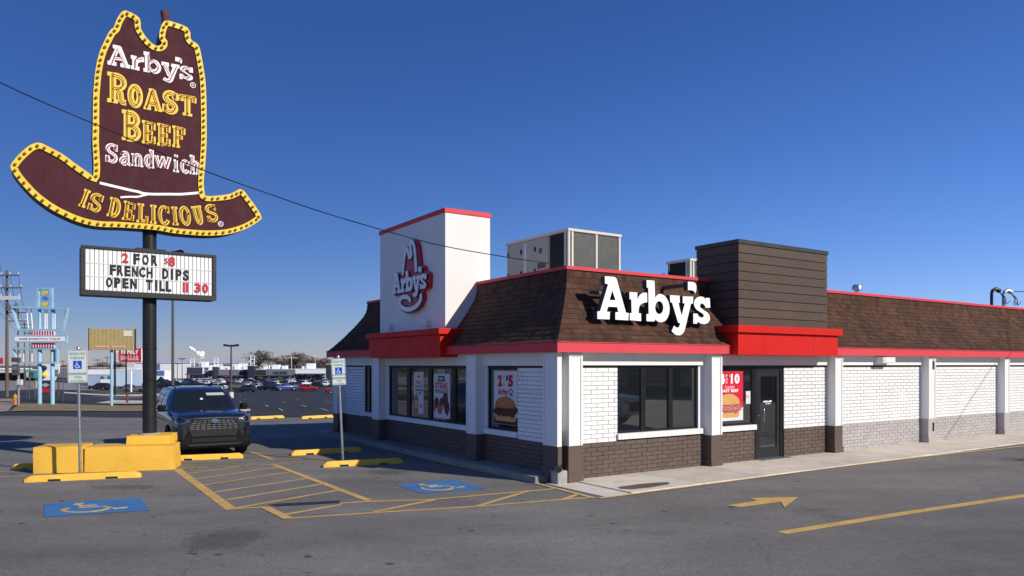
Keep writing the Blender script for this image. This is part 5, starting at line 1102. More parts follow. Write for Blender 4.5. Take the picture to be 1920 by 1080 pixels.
def suv_hero():
    f0 = G(399, 850); f0 = Vector((-7.27, 18.22, 0)); hd = math.atan2(-math.cos(TH), math.sin(TH))-R(1.5)
    r = thing('parked_suv', 'dark navy SUV parked nose-first behind a yellow wheel stop', 'car', (f0.x-2.3*math.cos(hd), f0.y-2.3*math.sin(hd), 0), hd)
    st = [(2.300, .70, .34, .93, 1.0), (2.285, .78, .30, .955, 1.03), (2.23, .85, .26, .985, 1.06), (2.10, .898, .235, 1.01, 1.09), (1.9, .915, .22, 1.03, 1.12), (1.5, .925, .22, 1.05, 1.155), (1.12, .925, .22, 1.07, 1.185), (.6, .922, .22, 1.085, 1.12), (-.6, .922, .22, 1.09, 1.11), (-1.4, .925, .24, 1.10, 1.12), (-1.95, .90, .30, 1.10, 1.12), (-2.2, .84, .38, 1.06, 1.10), (-2.29, .74, .5, 1.0, 1.05)]
    body = loft(MB(), st, body_prof).build('body', NAVY, r, smooth=50)
    cb = Cabin((1.27, -2.2, .885, 1.07, 1.0), (.42, -1.85, .675, 1.605, .6))
    cb.shell(MB(), .085).build('cabin', NAVY, r, smooth=50)
    g = MB(); cb.patch(g, 0, .165, .10, .93, 0, .010, nu=8); g.build('windscreen', 'carglass', r, smooth=60)
    for sd in (1, -1):
        for a_, b_, sl in ((.275, .43, -.03), (.455, .60, 0), (.62, .715, 0)): g = MB(); cb.patch(g, a_, b_, .16, .88, sd, .008, slant=sl if a_ < .3 else 0); g.build('side_window', 'carglass', r, smooth=60)
        MB().path([(.35, sd*.60, 1.66), (.2, sd*.615, 1.715), (-1.3, sd*.60, 1.72), (-1.55, sd*.59, 1.68)], .018, 6).build('roof_rail', 'clad', r, smooth=50)
        # cladding arches and sills
        for x in (1.38, -1.31):
            mb = MB(); 
            mb.ribbon([(x+.40*math.cos(R(q)), .355+.40*math.sin(R(q))) for q in range(-12, 193, 12)], .085, lambda u, v, d: (u, sd*(.928+d), v), .012, -.05); mb.build('arch', 'clad', r)
            MB().prism([[(x+.375*math.cos(R(q)), max(.2, .355+.375*math.sin(R(q)))) for q in range(0, 360, 15)]], lambda u, v, d: (u, sd*(.925+d), v), .004, -.1).build('wheel_well', 'hole', r)
        MB().box(-.92, .98, min(sd*.86, sd*.94), max(sd*.86, sd*.94), .2, .36).build('sill', 'clad', r)
        # mirrors
        mi = MB(); loft(mi, [(1.02, .02, 0, .02, .03), (1.0, .07, -.07, .05, .07), (.93, .10, -.085, .065, .085), (.86, .10, -.08, .06, .08)], lambda x, hw, zb, zs, zt: [(x, 0, zb), (x, hw*.8, zb), (x, hw, (zb+zt)/2), (x, hw*.8, zt), (x, 0, zt)])
        mi.v = [(x, sd*1.0+y, 1.18+z) for x, y, z in mi.v]; mi.box(.9, .98, min(sd*.86, sd*.95), max(sd*.86, sd*.95), 1.10, 1.14)
        o = mi.build('mirror', 'clad', r, smooth=40)
        MB().box(.85, .862, min(sd*.93, sd*1.07), max(sd*.93, sd*1.07), 1.12, 1.24).build('mirror_glass', 'carglass', o)
        # headlight: wrapped wedge
        F_ = lambda q: [(x, sd*y, z) for x, y, z in q]
        pt = [(2.302, .54, .965), (2.300, .57, .90), (2.285, .74, .855), (2.225, .862, .87), (2.09, .91, .95), (1.95, .915, 1.035), (2.13, .86, 1.03), (2.25, .72, 1.01)]
        MB().add(F_([(x+.018, y+.012, z) for x, y, z in pt]+[(x-.08, y-.06, z) for x, y, z in pt]), [tuple(range(8))]+[(i, (i+1) % 8, 8+(i+1) % 8, 8+i) for i in range(8)]).build('headlight', 'lampg', r)
        MB().path(F_([(2.328, .58, .955), (2.305, .72, .99), (2.25, .835, 1.01), (2.13, .915, 1.015)]), .006, 5).build('light_strip', 'chrome', r)
        MB().path(F_([(2.285, .80, .76), (2.292, .82, .62), (2.30, .80, .52), (2.32, .72, .48)]), .014, 5).build('fog_trim', 'skid', r)
        MB().add(F_([(2.302, .74, .74), (2.278, .83, .74), (2.275, .845, .56), (2.305, .76, .52)]), [(0, 1, 2, 3)]).build('fog_recess', 'hole', r)
    # grille
    gx = 2.315
    GP = lambda u, v, d: (gx+d, u, v)
    hexo = [(-.46, .965), (.46, .965), (.60, .79), (.55, .69), (-.55, .69), (-.60, .79)]
    gr = MB().prism([hexo], GP, 0, -.04).build('grille', 'hole', r)
    MB().ribbon(hexo, .03, GP, .018, -.01, closed=True).build('grille_frame', 'skid', gr)
    for z, w_ in ((.92, .47), (.87, .51), (.82, .55), (.77, .57), (.725, .55)):
        for k in range(9):
            x0 = -w_+2*w_*k/9; MB().prism([[(x0+.012, z-.008), (x0+2*w_/9-.012, z-.008), (x0+2*w_/9-.02, z+.01), (x0+.02, z+.01)]], GP, .012, 0).build('grille_bar', 'rim', gr)
    MB().box(2.29, 2.322, -.47, .47, .972, .99).build('grille_top', 'chrome', r)
    e = MB(); e.prism([ell(0, .915, .07, .048)], GP, .03, 0, 0); e.build('emblem', pm('emblem_blue', (.03, .13, .45), .2, .1, 5), r)
    e = MB(); e.ribbon(ell(0, .915, .07, .048, n=24), .012, GP, .036, .02, closed=True); e.ribbon(ell(0, .915, .028, .05, n=16), .009, GP, .035, .02, closed=True); e.ribbon(ell(0, .938, .055, .022, n=16), .009, GP, .034, .02, closed=True); e.build('emblem_ring', 'chrome', r)
    bp = lambda x, hw, zb, zs, zt: [(x, 0, zb), (x, hw*.9, zb), (x, hw, zb+.06), (x, hw, zs), (x, hw*.9, zt), (x, 0, zt)]
    loft(MB(), [(2.325, .70, .33, .40, .43), (2.318, .77, .28, .44, .47), (2.26, .86, .24, .47, .50), (2.11, .912, .215, .48, .51), (1.80, .932, .21, .46, .5)], bp).build('bumper', 'clad', r, smooth=50)
    MB().prism([[(-.60, .685), (.60, .685), (.70, .44), (-.70, .44)]], GP, .008, -.1).build('bumper_panel', 'clad', r)
    MB().prism([[(-.56, .675), (.56, .675), (.50, .55), (-.50, .55)]], GP, .03, 0).build('bumper_bar', 'skid', r)
    MB().prism([[(-.50, .50), (.50, .50), (.52, .41), (-.52, .41)]], GP, .03, 0).build('air_intake', 'hole', r)
    for k in range(3): MB().box(2.345, 2.352, -.48, .48, .425+.022*k, .433+.022*k).build('intake_bar', 'skid', r)
    MB().prism([[(-.66, .375), (.66, .375), (.56, .315), (-.56, .315)]], GP, .04, 0).build('skid_plate', 'skid', r)
    # behind the glass: sunshade patch, sticker, wheel
    g = MB(); cb.patch(g, .02, .13, .74, .86, 1, .012, nu=4, nv=2); g.build('sun_visor', 'shade', r)
    g = MB(); cb.patch(g, .0, .006, .55, .62, -1, .013, nu=2, nv=2); g.build('sticker', 'letterw', r)
    g = MB(); g.path([(1.2, .5, 1.14), (1.05, .2, 1.20), (1.1, -.3, 1.195)], .008, 4); g.build('wiper', 'clad', r)
    ms = None
    for x, y in ((1.38, .82), (1.38, -.82), (-1.31, .82), (-1.31, -.82)): ms = wheel(r, x, y, .355, .23, ms)
    MB().box(-2.0, 2.0, -.8, .8, .2, .3).build('underbody', 'hole', r)
suv_hero()

CARM = {k: pm('car_'+k, c, .3, .04, 3, coat=.8) for k, c in dict(black=(.012, .012, .014), green=(.012, .024, .022), blue=(.03, .08, .3), red=(.28, .015, .02), white=(.74, .74, .74), silver=(.42, .43, .45), navy=(.015, .025, .06), sky=(.16, .42, .62), yellow=(.6, .42, .02), grey=(.12, .125, .14), orange=(.55, .06, .03)).items()}
def car_proto(kind):
    P = dict(
     suv=dict(st=[(2.35, .62, .42, .82, .9), (2.28, .82, .3, .9, 1.0), (1.9, .92, .25, .98, 1.06), (1.1, .93, .25, 1.05, 1.14), (-1.6, .93, .25, 1.08, 1.1), (-2.2, .88, .35, 1.08, 1.1), (-2.35, .76, .48, 1.0, 1.06)], lo=(1.25, -2.28, .88, 1.05, 1.0), hi=(.5, -2.0, .68, 1.66, .6), w=((1.42, -1.42), .37), cr=.09),
     sedan=dict(st=[(2.35, .58, .36, .66, .72), (2.26, .8, .26, .72, .8), (1.8, .9, .2, .82, .9), (1.0, .91, .2, .9, .98), (-1.3, .91, .2, .93, .99), (-2.0, .86, .28, .93, 1.0), (-2.35, .72, .4, .86, .92)], lo=(1.2, -1.85, .84, .9, 1.0), hi=(.35, -1.0, .62, 1.36, .6), w=((1.42, -1.4), .32), cr=.07),
     pickup=dict(st=[(2.8, .64, .5, .95, 1.02), (2.7, .9, .4, 1.04, 1.12), (2.2, .98, .36, 1.1, 1.18), (1.35, .98, .36, 1.14, 1.24), (-.7, .98, .36, 1.16, 1.18), (-2.5, .97, .4, 1.16, 1.17), (-2.85, .9, .5, 1.14, 1.16)], lo=(1.45, -.85, .92, 1.14, 1.0), hi=(.75, -.6, .72, 1.82, .5), w=((1.75, -1.75), .41), cr=.08))[kind]
    r = bpy.data.objects.new('parked_car', None); col.objects.link(r); r.empty_display_size = .2
    body = loft(MB(), P['st'], body_prof).build('body', CARM['black'], r, smooth=50)
    cb = Cabin(P['lo'], P['hi']); cab = cb.shell(MB(), P['cr']).build('cabin', CARM['black'], r, smooth=50)
    for o in (body, cab): o.material_slots[0].link = 'OBJECT'
    g = MB(); cb.patch(g, 0, .165, .1, .92, 0, .01); g.build('windscreen', 'carglass', r); g = MB(); cb.patch(g, .86, 1, .15, .88, 0, .01); g.build('rear_window', 'carglass', r)
    for sd in (1, -1):
        for a_, b_ in ((.27, .45), (.47, .60), (.62, .73)): g = MB(); cb.patch(g, a_, b_, .12, .88, sd, .01, nu=3, nv=2); g.build('side_window', 'carglass', r)
    if kind == 'pickup': MB().box(-2.7, -1.0, -.8, .8, 1.165, 1.185).build('load_bed', 'hole', r)
    xf = P['st'][0][0]; xr = P['st'][-1][0]; zz = P['st'][0][3]
    for sd in (1, -1):
        MB().box(xf-.16, xf-.0, min(sd*.5, sd*.78), max(sd*.5, sd*.78), zz-.06, zz+.04).build('headlight', 'lampg', r); MB().box(xr-.01, xr+.16, min(sd*.6, sd*.82), max(sd*.6, sd*.82), zz+.0, zz+.16).build('tail_light', 'redlamp', r)
    MB().box(xf-.05, xf+.012, -.5, .5, P['st'][0][2]+.06, zz-.02).build('grille', 'clad', r)
    xs_, rad = P['w']; ms = None
    for x in xs_:
        for sd in (1, -1):
            MB().prism([[(x+(rad+.05)*math.cos(R(q)), max(.24, rad+(rad+.05)*math.sin(R(q)))) for q in range(0, 360, 20)]], lambda u, v, d: (u, sd*(P['st'][2][1]+.012+d), v), .0, -.1).build('wheel_well', 'hole', r)
            ms = wheel(r, x, sd*(P['st'][2][1]-.10), rad, .24, ms)
    return r
PROTO = {k: car_proto(k) for k in ('suv', 'sedan', 'pickup')}; used = set()
def car(kind, px, py, colr, head, label):
    p = G(px, py)
    r = PROTO[kind]
    if kind in used: r = copy_tree(r)
    else: used.add(kind)
    return r, p, colr, head, label
def car_at(kind, x, y, z, colr, head, label, group='cars in the shopping centre parking lot'):
    r = copy_tree(PROTO[kind]); r.location = (x, y, z); r.rotation_euler = (0, 0, R(head))
    for ch in [o for o in bpy.data.objects if o.parent == r and o.name.split('.')[0] in ('body', 'cabin')]:
        ch.material_slots[0].link = 'OBJECT'; ch.material_slots[0].material = CARM[colr]
    tag(r, label, 'car', group); return r
CARS = [
 ('suv', 445, 729, 'grey', 190, 'grey SUV between the lamp post and the dark green SUV'), ('sedan', 470, 724, 'black', 175, 'black sedan behind the dark green SUV roof'), ('suv', 512, 727, 'navy', 20, 'navy SUV behind the black pickup'), ('sedan', 545, 726, 'black', 15, 'black sedan behind the blue pickup'), ('suv', 528, 724.5, 'black', 188, 'black SUV left of the blue pickup roof'), ('suv', 590, 727, 'black', 185, 'black SUV above the red SUV tail'), ('sedan', 400, 724.5, 'black', 180, 'black sedan between the two white SUVs'), ('pickup', 365, 725, 'black', 170, 'black pickup just above the SUV roof centre'), ('sedan', 460, 722, 'grey', 95, 'grey sedan before the navy tower'), ('suv', 610, 717.5, 'white', 90, 'white SUV under the slim navy tower'), ('suv', 505, 715.5, 'red', 90, 'red car in the last row under the dark shop'), ('suv', 540, 720.5, 'silver', 100, 'silver SUV two rows behind the blue pickup'),
 ('suv', 461, 735.2, 'green', 172, 'dark green SUV with bright wheels, nearest in the middle of the far lot'), ('pickup', 503, 731.5, 'black', 160, 'black pickup between the dark green SUV and the blue pickup'), ('pickup', 537, 732, 'blue', 215, 'bright blue pickup truck in the far lot'), ('suv', 578, 733.2, 'red', 10, 'red SUV in the far lot next to the blue pickup'),
 ('pickup', 558, 729, 'black', 30, 'black pickup behind the red SUV'), ('sedan', 484, 728.5, 'silver', 250, 'silver sedan behind the dark green SUV'), ('suv', 411, 730, 'white', 330, 'white SUV beside the lamp post in the far lot'), ('suv', 384, 723.5, 'white', 170, 'white SUV just over the parked SUV roof'), ('sedan', 346, 722.5, 'blue', 175, 'blue sedan above the left of the SUV roof'),
 ('suv', 371, 714.5, 'sky', 190, 'pale blue van-like car before the dark store'), ('suv', 353, 714, 'red', 80, 'red car before the dark store'), ('suv', 430, 727, 'black', 200, 'black SUV behind the tall twin lamp post'), ('suv', 390, 717, 'white', 0, 'white car in the row behind the white SUV'), ('suv', 412, 719.5, 'white', 150, 'white SUV in the second row near the lamp post'),
 ('sedan', 441, 723.5, 'white', 240, 'white sedan right of the twin lamp post'), ('suv', 455, 719, 'white', 80, 'white SUV in front of the grey store'), ('suv', 471, 716.5, 'white', 95, 'white SUV in front of the navy tower'), ('sedan', 535, 717, 'yellow', 0, 'yellow sedan in the far rows'), ('suv', 584, 719, 'silver', 110, 'silver SUV near the white storefront'), ('suv', 563, 721.5, 'black', 90, 'black SUV in the far rows under the white parapet'),
 ('sedan', 520, 722.5, 'navy', 100, 'dark blue sedan under the green lettered store'), ('sedan', 483, 721.5, 'navy', 265, 'dark blue sedan behind the silver sedan'), ('suv', 497, 718.5, 'black', 80, 'black SUV under the dark middle store'), ('suv', 603, 722, 'grey', 100, 'grey SUV by the right navy tower'), ('suv', 548, 717.5, 'black', 95, 'black SUV beside the yellow sedan'), ('suv', 427, 715, 'red', 92, 'dark red car in the row before the white warehouse'), ('suv', 631, 737, 'red', 200, 'red and white car at the left edge of the restaurant'),
 ('suv', 187, 731.5, 'black', 178, 'long black SUV behind the left parking sign'), ('suv', 194, 721, 'white', 176, 'white SUV behind the long black SUV'), ('sedan', 224, 722.5, 'orange', 200, 'orange-red car left of the dark post'), ('sedan', 252, 734, 'grey', 15, 'grey sedan beside the white sign post'), ('sedan', 240, 730.5, 'grey', 170, 'second grey sedan behind the white sign post'), ('suv', 306, 727.5, 'black', 172, 'black SUV just left of the parked SUV'), ('suv', 330, 724, 'black', 10, 'black car behind the thin dark lamp post'),
 ('suv', 515, 716.5, 'grey', 85, 'grey SUV in the last row below the green letters'), ('sedan', 575, 715.5, 'white', 0, 'white car in the last row of the far lot')]
ORD = ['first', 'second', 'third', 'fourth', 'fifth', 'sixth', 'seventh', 'eighth', 'ninth', 'tenth', 'eleventh', 'twelfth']
rr_ = random.Random(21)
for row, (x0, x1, y0) in enumerate(((438, 628, 719.0), (445, 630, 724.6), (300, 424, 718.6))):
    for k in range(11):
        kd = rr_.choice(('suv', 'suv', 'sedan', 'pickup')); c_ = rr_.choice(('black', 'grey', 'navy', 'black', 'silver', 'white', 'grey', 'black'))
        CARS.append((kd, x0+(x1-x0)*k/10+rr_.uniform(-4, 4), y0+rr_.uniform(-.5, .5), c_, rr_.choice((85, 95, 265, 100, 250, 75)), '%s %s, %s from the left in the %s' % ({'black': 'black', 'grey': 'grey', 'navy': 'dark blue', 'silver': 'silver', 'white': 'white'}[c_], {'suv': 'SUV', 'sedan': 'sedan', 'pickup': 'pickup'}[kd], ORD[k], ['packed back row before the shops', 'packed second row before the shops', 'packed row before the white warehouse'][row])))
for k_, px, py, c_, hd, lb in CARS:
    p = G(px, max(py, 717.6)); car_at(k_, p.x, p.y, p.z+.0, c_, hd, lb)
car_at('pickup', 14.7, 10.1, 0, 'silver', 100, 'silver pickup standing right of the frame, mirrored in the side window', 'cars near the restaurant')
for p_ in PROTO.values():
    for ch in [o for o in bpy.data.objects if o.parent == p_]:
        for g_ in [o for o in bpy.data.objects if o.parent == ch]: bpy.data.objects.remove(g_)
        bpy.data.objects.remove(ch)
    bpy.data.objects.remove(p_)

# ================================================================== ROADSIDE AND BACKGROUND
def frame_bars(mb, pts, w, d, y=0, closed=True):
    """square-section frame through (x, z) points"""
    n = len(pts)
    mb.ribbon(pts, w, lambda u, v, q: (u, y+q, v), -d/2, d/2, closed=closed)
def pxl(p, d):
    """metres right of the picture axis and height at distance d"""
    q = at(p[0], p[1], d); return (q.x, q.z)
# pale blue drive-in style sign
sb = G(86, 758.5); D = sb.y; z0 = sb.z
S = thing('roadside_sign', 'pale blue space-age frame sign with striped panel and game room lettering', 'sign', (sb.x, sb.y, z0))
lp = lambda px, py: ((px-960)/F*D-sb.x, EYE+(HZ-py)*D/F-z0)
for px in (74.5, 98.5):
    x = lp(px, 700)[0]; MB().lathe([(.13, 0), (.13, lp(px, 652)[1]), (.10, lp(px, 651)[1]), (.10, lp(px, 576)[1])], (x, 0, 0), 12).build('post', 'paleblue', S, smooth=40)
m = MB(); frame_bars(m, [lp(*q) for q in ((72, 576), (72, 541), (97, 541), (97, 576))], .17, .2, 0, False); m.build('ladder_frame', 'paleblue', S)
for i, y in enumerate((549, 559.5, 570.3)):
    x, z = lp(84.5, y); MB().prism([ell(x, z, .19, .14)], lambda u, v, d: (u, d, v), -.05, .05).build('disc', 'bluep' if i == 1 else 'yellowp', S); MB().box(lp(73, 0)[0], lp(96, 0)[0], .06, .08, z-.01, z+.01).build('rod', 'galv', S)
m = MB(); frame_bars(m, [lp(*q) for q in ((26, 576), (129.5, 579.5), (120, 619.5), (37, 618.5))], .17, .3, -.12); m.build('upper_frame', 'paleblue', S)
for a_, b_ in ((49.5, 53.5), (58, 61), (84.5, 84.5), (88, 88), (103, 103), (124, 117)):
    p, q = lp(a_, 578), lp(b_, 618); MB().tube((p[0], 0, p[1]), (q[0], 0, q[1]), .035, n=6).build('rod', 'letterw', S)
x0, z1 = lp(64.5, 621); x1, z0_ = lp(107, 652); MB().box(x0, x1, -.30, -.2, z0_, z1).build('striped_panel', 'letterw', S)
for k in range(9): w = (x1-x0)/17.5; MB().box(x0+2*k*w, x0+(2*k+1)*w, -.32, -.30, z0_, z1).build('stripe', 'red', S)
x0, z1 = lp(32, 629); x1, z0_ = lp(131.5, 643); b = MB().box(x0, x1, -.42, -.2, z0_, z1).build('name_board', 'paleblue', S); i_ = .11; MB().box(x0+i_, x1-i_, -.435, -.42, z0_+i_*.9, z1-i_*.9).build('board_face', 'letterw', b)
tx = MB(); mb0 = lambda u, v, d: (u, -.44+d, v); xm = x0+(x1-x0)*.47; put_text(tx, 'GAME ROOM', x0+.42, xm, z0_+.2, z1-.2, mb0, 0, bold=.05); tx.build('lettering', 'inkk', b)
tx = MB(); put_text(tx, '/POOL TABLES', xm+.03, x1-.4, z0_+.2, z1-.2, mb0, 0, bold=.03); tx.build('lettering', 'red', b)
m = MB(); frame_bars(m, [lp(*q) for q in ((27, 653.5), (110.5, 653.5), (110.5, 680), (36, 680.5))], .16, .3, -.12); m.build('lower_frame', 'paleblue', S)
for a_ in (37.5, 44.5, 60, 103.5):
    p, q = lp(a_, 655), lp(a_, 679); MB().tube((p[0], 0, p[1]), (q[0], 0, q[1]), .03, n=6).build('rod', 'letterw', S)
# bowling fin sign behind it
D2 = 84.0; b2 = at(88, 740, D2); zz = zg(b2.x, D2); S = thing('fin_sign', 'cream fin-shaped sign with round black and yellow balls behind the pale blue sign', 'sign', (b2.x, D2, zz)); lq = lambda px, py: ((px-960)/F*D2-b2.x, EYE+(HZ-py)*D2/F-zz)
m0 = lambda u, v, d: (u, d, v)
MB().prism([[lq(*q) for q in ((93, 652), (98, 652), (98, 690), (78, 727), (63, 728))]], m0, -.1, .1).build('fin', 'creamp', S)
MB().prism([[lq(*q) for q in ((80, 682), (114, 682), (113, 698), (104, 715), (95, 716), (79, 716))]], m0, -.2, -.1).build('panel', 'letterw', S)
for i in range(5): p = lq(103, 694+i*2.6); MB().box(p[0], p[0]+.5, -.22, -.2, p[1]-.05, p[1]+.05).build('bar', 'printk', S)
for px, py, c in ((86.5, 690, 'printk'), (86.5, 703, 'yellowp')): p = lq(px, py); MB().lathe([(0, -.3)]+[(.3*math.sin(R(a_)), -.3*math.cos(R(a_))) for a_ in range(20, 180, 20)]+[(0, .3)], (p[0], -.4, p[1]), 14).build('ball', c, S, smooth=60)
p, q = lq(79, 713), lq(97, 737); MB().box(p[0], q[0], -.25, -.15, q[1], p[1]).build('lower_board', 'navy', S)
for y0_, y1_, mt in ((718, 726, 'pink'), (728, 736, 'red')): p, q = lq(80, y0_), lq(96, y1_); MB().prism([[(p[0], (p[1]+q[1])/2), ((p[0]+q[0])/2, p[1]), (q[0], (p[1]+q[1])/2), ((p[0]+q[0])/2, q[1])] if mt == 'pink' else [(p[0], q[1]), (q[0], q[1]), (q[0], p[1]), (p[0], p[1])]], m0, -.28, -.25).build('badge', mt, S)
for px in (66, 80, 110): p = lq(px, 716); MB().tube((p[0], 0, 0), (p[0], 0, p[1]), .08, n=8).build('post', 'pgrey', S)
# teal sign
tb_ = G(58, 748); S = thing('roadside_sign', 'small teal sign on thin posts left of the pale blue sign', 'sign', tb_); Dq = tb_.y; ls = lambda px, py: ((px-960)/F*Dq-tb_.x, EYE+(HZ-py)*Dq/F-tb_.z)
p, q = ls(48, 694), ls(70, 708.5); MB().box(p[0], q[0], -.05, .05, q[1], p[1]).build('board', 'teal', S); p2, q2 = ls(50, 697), ls(64, 706.5); MB().box(p2[0], (p2[0]+q2[0])/2-.1, -.07, -.05, q2[1], p2[1]).build('panel', 'creamp', S); MB().box((p2[0]+q2[0])/2-.1, q2[0], -.07, -.05, q2[1], p2[1]).build('screen', 'pgrey', S)
for px in (53, 64): MB().tube((ls(px, 0)[0], 0.1, 0), (ls(px, 0)[0], .1, p[1]-.2), .04, n=6).build('post', 'pgrey', S)
# tan corrugated sign
tb_ = G(209.3, 761); S = thing('roadside_sign', 'blank tan corrugated sign box with pink arrows on a pale blue post', 'sign', tb_); Dq = tb_.y; ls = lambda px, py: ((px-960)/F*Dq-tb_.x, EYE+(HZ-py)*Dq/F-tb_.z)
MB().lathe([(.10, 0), (.10, ls(209, 655)[1])], (0, 0, 0), 12).build('post', 'paleblue', S, smooth=40)
p, q = ls(175.5, 617), ls(247, 656); L_ = q[0]-p[0]; yaw = R(20)
bx = bpy.data.objects.new('board', MB().box(-L_*.53, L_*.53, -.3, .3, q[1], p[1]).mesh('board', 'tan')); col.objects.link(bx); bx.parent = S; bx.location = ((p[0]+q[0])/2, 0, 0); bx.rotation_euler = (0, 0, yaw)
me = MB().prism([[(0, q[1]), (.045, q[1]), (.045, p[1]), (0, p[1])]], m0, -.035, 0).mesh('rib', 'tan'); n = int(L_*1.06/.085)
for k in range(n): obj('rib', me, bx, loc=(-L_*.53+.02+k*.085, -.3, 0))
MB().box(-L_*.545, -L_*.53, -.33, .33, q[1]-.03, p[1]+.03).build('end_cap', 'hatside', bx); MB().box(L_*.53, L_*.54, -.33, .33, q[1]-.03, p[1]+.03).build('end_cap', 'hatside', bx)
MB().box(L_*.27, L_*.48, -.36, -.345, p[1]-.52, p[1]-.1).build('patch', 'cream', bx)
for x in (-.62, .45):
    a_ = MB().prism([[(x-.45, q[1]+.18), (x+.3, q[1]+.18), (x+.3, q[1]+.12), (x+.5, q[1]+.22), (x+.3, q[1]+.34), (x+.3, q[1]+.28), (x-.45, q[1]+.28)]], m0, -.36, -.34); a_.build('arrow', 'pink', bx)
# red discount store sign
tb_ = G(246, 735); S = thing('store_sign', 'red store sign with white outlined letters on a white post', 'sign', tb_); Dq = tb_.y; ls = lambda px, py: ((px-960)/F*Dq-tb_.x, EYE+(HZ-py)*Dq/F-tb_.z)
MB().lathe([(.2, 0), (.2, ls(0, 676)[1])], (0, 0, 0), 12).build('post', 'letterw', S, smooth=40)
p, q = ls(225, 653), ls(266, 678.5); bd = MB().box(p[0], q[0], -.35, .35, q[1], p[1]).build('board', 'red', S); MB().box(p[0]-.06, q[0]+.06, -.3, .3, q[1]-.06, p[1]+.06).build('frame', 'letterw', bd)
mf = lambda u, v, d: (u, -.36+d, v); w_, h_ = q[0]-p[0], p[1]-q[1]
tx = MB(); put_text(tx, 'FAMILY', p[0]+w_*.09, q[0]-w_*.12, p[1]-h_*.43, p[1]-h_*.1, mf, 0, bold=.06); tx.build('lettering', 'letterw', bd)
tx = MB(); put_text(tx, 'DOLLAR', p[0]+w_*.07, q[0]-w_*.1, q[1]+h_*.12, q[1]+h_*.46, mf, 0, bold=.08); tx.build('lettering', 'letterw', bd)
tx = MB(); put_text(tx, 'DOLLAR', p[0]+w_*.09, q[0]-w_*.12, q[1]+h_*.15, q[1]+h_*.43, mf, -.02, bold=.0); tx.build('lettering', 'orange', bd)
p2, q2 = ls(217, 658), ls(224.5, 676.5); sd_ = MB().box(p2[0], q2[0], -.2, .2, q2[1], p2[1]).build('side_board', 'letterw', S)
for k in range(5): f_ = k/5; MB().add([(p2[0]+.05, -.22, q2[1]+.1+(p2[1]-q2[1]-.5)*f_), (q2[0], -.22, q2[1]+.35+(p2[1]-q2[1]-.4)*f_), (q2[0], -.22, q2[1]+.5+(p2[1]-q2[1]-.4)*f_), (p2[0]+.05, -.22, q2[1]+.28+(p2[1]-q2[1]-.5)*f_)], [(0, 1, 2, 3)]).build('stripe', 'orange', sd_)
p2, q2 = ls(238, 680), ls(254, 692); lb_ = MB().box(p2[0], q2[0], -.25, -.21, q2[1], p2[1]).build('lower_board', 'letterw', S)
for k in range(4): MB().box(p2[0]+.12, q2[0]-.12, -.28, -.25, p2[1]-.2-.27*k, p2[1]-.08-.27*k).build('row', 'pink', lb_)

# bollard, hydrant, meter post
b = G(238.5, 756.5); o = MB().lathe([(.085, 0), (.085, .78), (.06, .82), (0, .83)], (0, 0, 0), 12).build('bollard', 'rust', loc=b, smooth=40); tag(o, 'rusty red steel bollard beyond the sign pole', 'bollard')
b = G(28.5, 759); S = thing('fire_hydrant', 'orange fire hydrant at the edge of the pavement', 'hydrant', b)
MB().lathe([(.15, 0), (.15, .05), (.105, .06), (.105, .45), (.14, .46), (.14, .52), (.12, .60), (.06, .68), (.03, .69), (.03, .75), (0, .76)], (0, 0, 0), 14).build('barrel', 'hydr', S, smooth=40)
for sx, sy in ((1, 0), (-1, 0), (0, -1)): MB().tube((0, 0, .38), (sx*.19, sy*.19, .38), .06, n=10).build('nozzle', 'hydr', S)
b = G(35, 760); S = thing('meter_post', 'grey electric meter post with boxes beside the hydrant', 'meter post', b); MB().tube((0, 0, 0), (0, 0, 3.3), .07, n=10).build('post', 'galv', S)
for x, z, w_, h_ in ((-.12, 2.3, .4, .7), (.15, 1.5, .3, .35), (-.1, 2.95, .5, .3)): bevel(MB().box(x-w_/2, x+w_/2, -.2, .0, z-h_/2, z+h_/2).build('meter_box', 'pgrey' if z > 2 else 'mqrail', S), .02)
MB().lathe([(.14, -.32), (.14, -.2)], (-.12, 0, 2.4), 12, axis='y').build('meter', 'galv', S)
for i, px in enumerate((50, 118)):
    b = G(px, 757); o = MB().tube((0, 0, 0), (.05 if i else -.12, 0, 2.3), .02, n=6).build('stake', 'pgrey', loc=b); tag(o, ['thin dark stake left of the pale blue sign', 'thin dark stake right of the pale blue sign'][i], 'stake')

# utility poles and wires
def upole(px, d, ytop, arms, label, r0=.15):
    x = (px-960)/F*d; zb = zg(x, d); ztop = EYE+(HZ-ytop)*d/F-zb
    S = thing('utility_pole', label, 'utility pole', (x, d, zb), 0, 'wooden utility poles along the street')
    MB().lathe([(r0, 0), (r0*.7, ztop), (0, ztop+.02)], (0, 0, 0), 10).build('pole', 'wood', S, smooth=40); pts = []
    for y, w_, thick, mt in arms:
        z = EYE+(HZ-y)*d/F-zb; a_ = MB().box(-w_/2, w_/2, -r0-.1, -r0, z-thick/2, z+thick/2).build('cross_arm', mt, S)
        for k in range(4):
            xx = -w_/2+.1+(w_-.2)*k/3; MB().lathe([(.03, z+thick/2), (.06, z+thick/2+.08), (.05, z+thick/2+.2), (0, z+thick/2+.22)], (xx, -r0-.05, 0), 8).build('insulator', 'mqrail', a_); pts.append(Vector((x+xx, d-r0-.05, zb+z+thick/2+.22)))
    return S, pts
P_ = []
P_.append(upole(13, 70, 507, [(516.5, 2.6, .12, 'wood'), (540, 3.1, .12, 'wood'), (559, 2.7, .34, 'mqrail')], 'nearest tall wooden utility pole at the left edge')[1])
S1p = [o for o in bpy.data.objects if o.get('label') == 'nearest tall wooden utility pole at the left edge'][0]
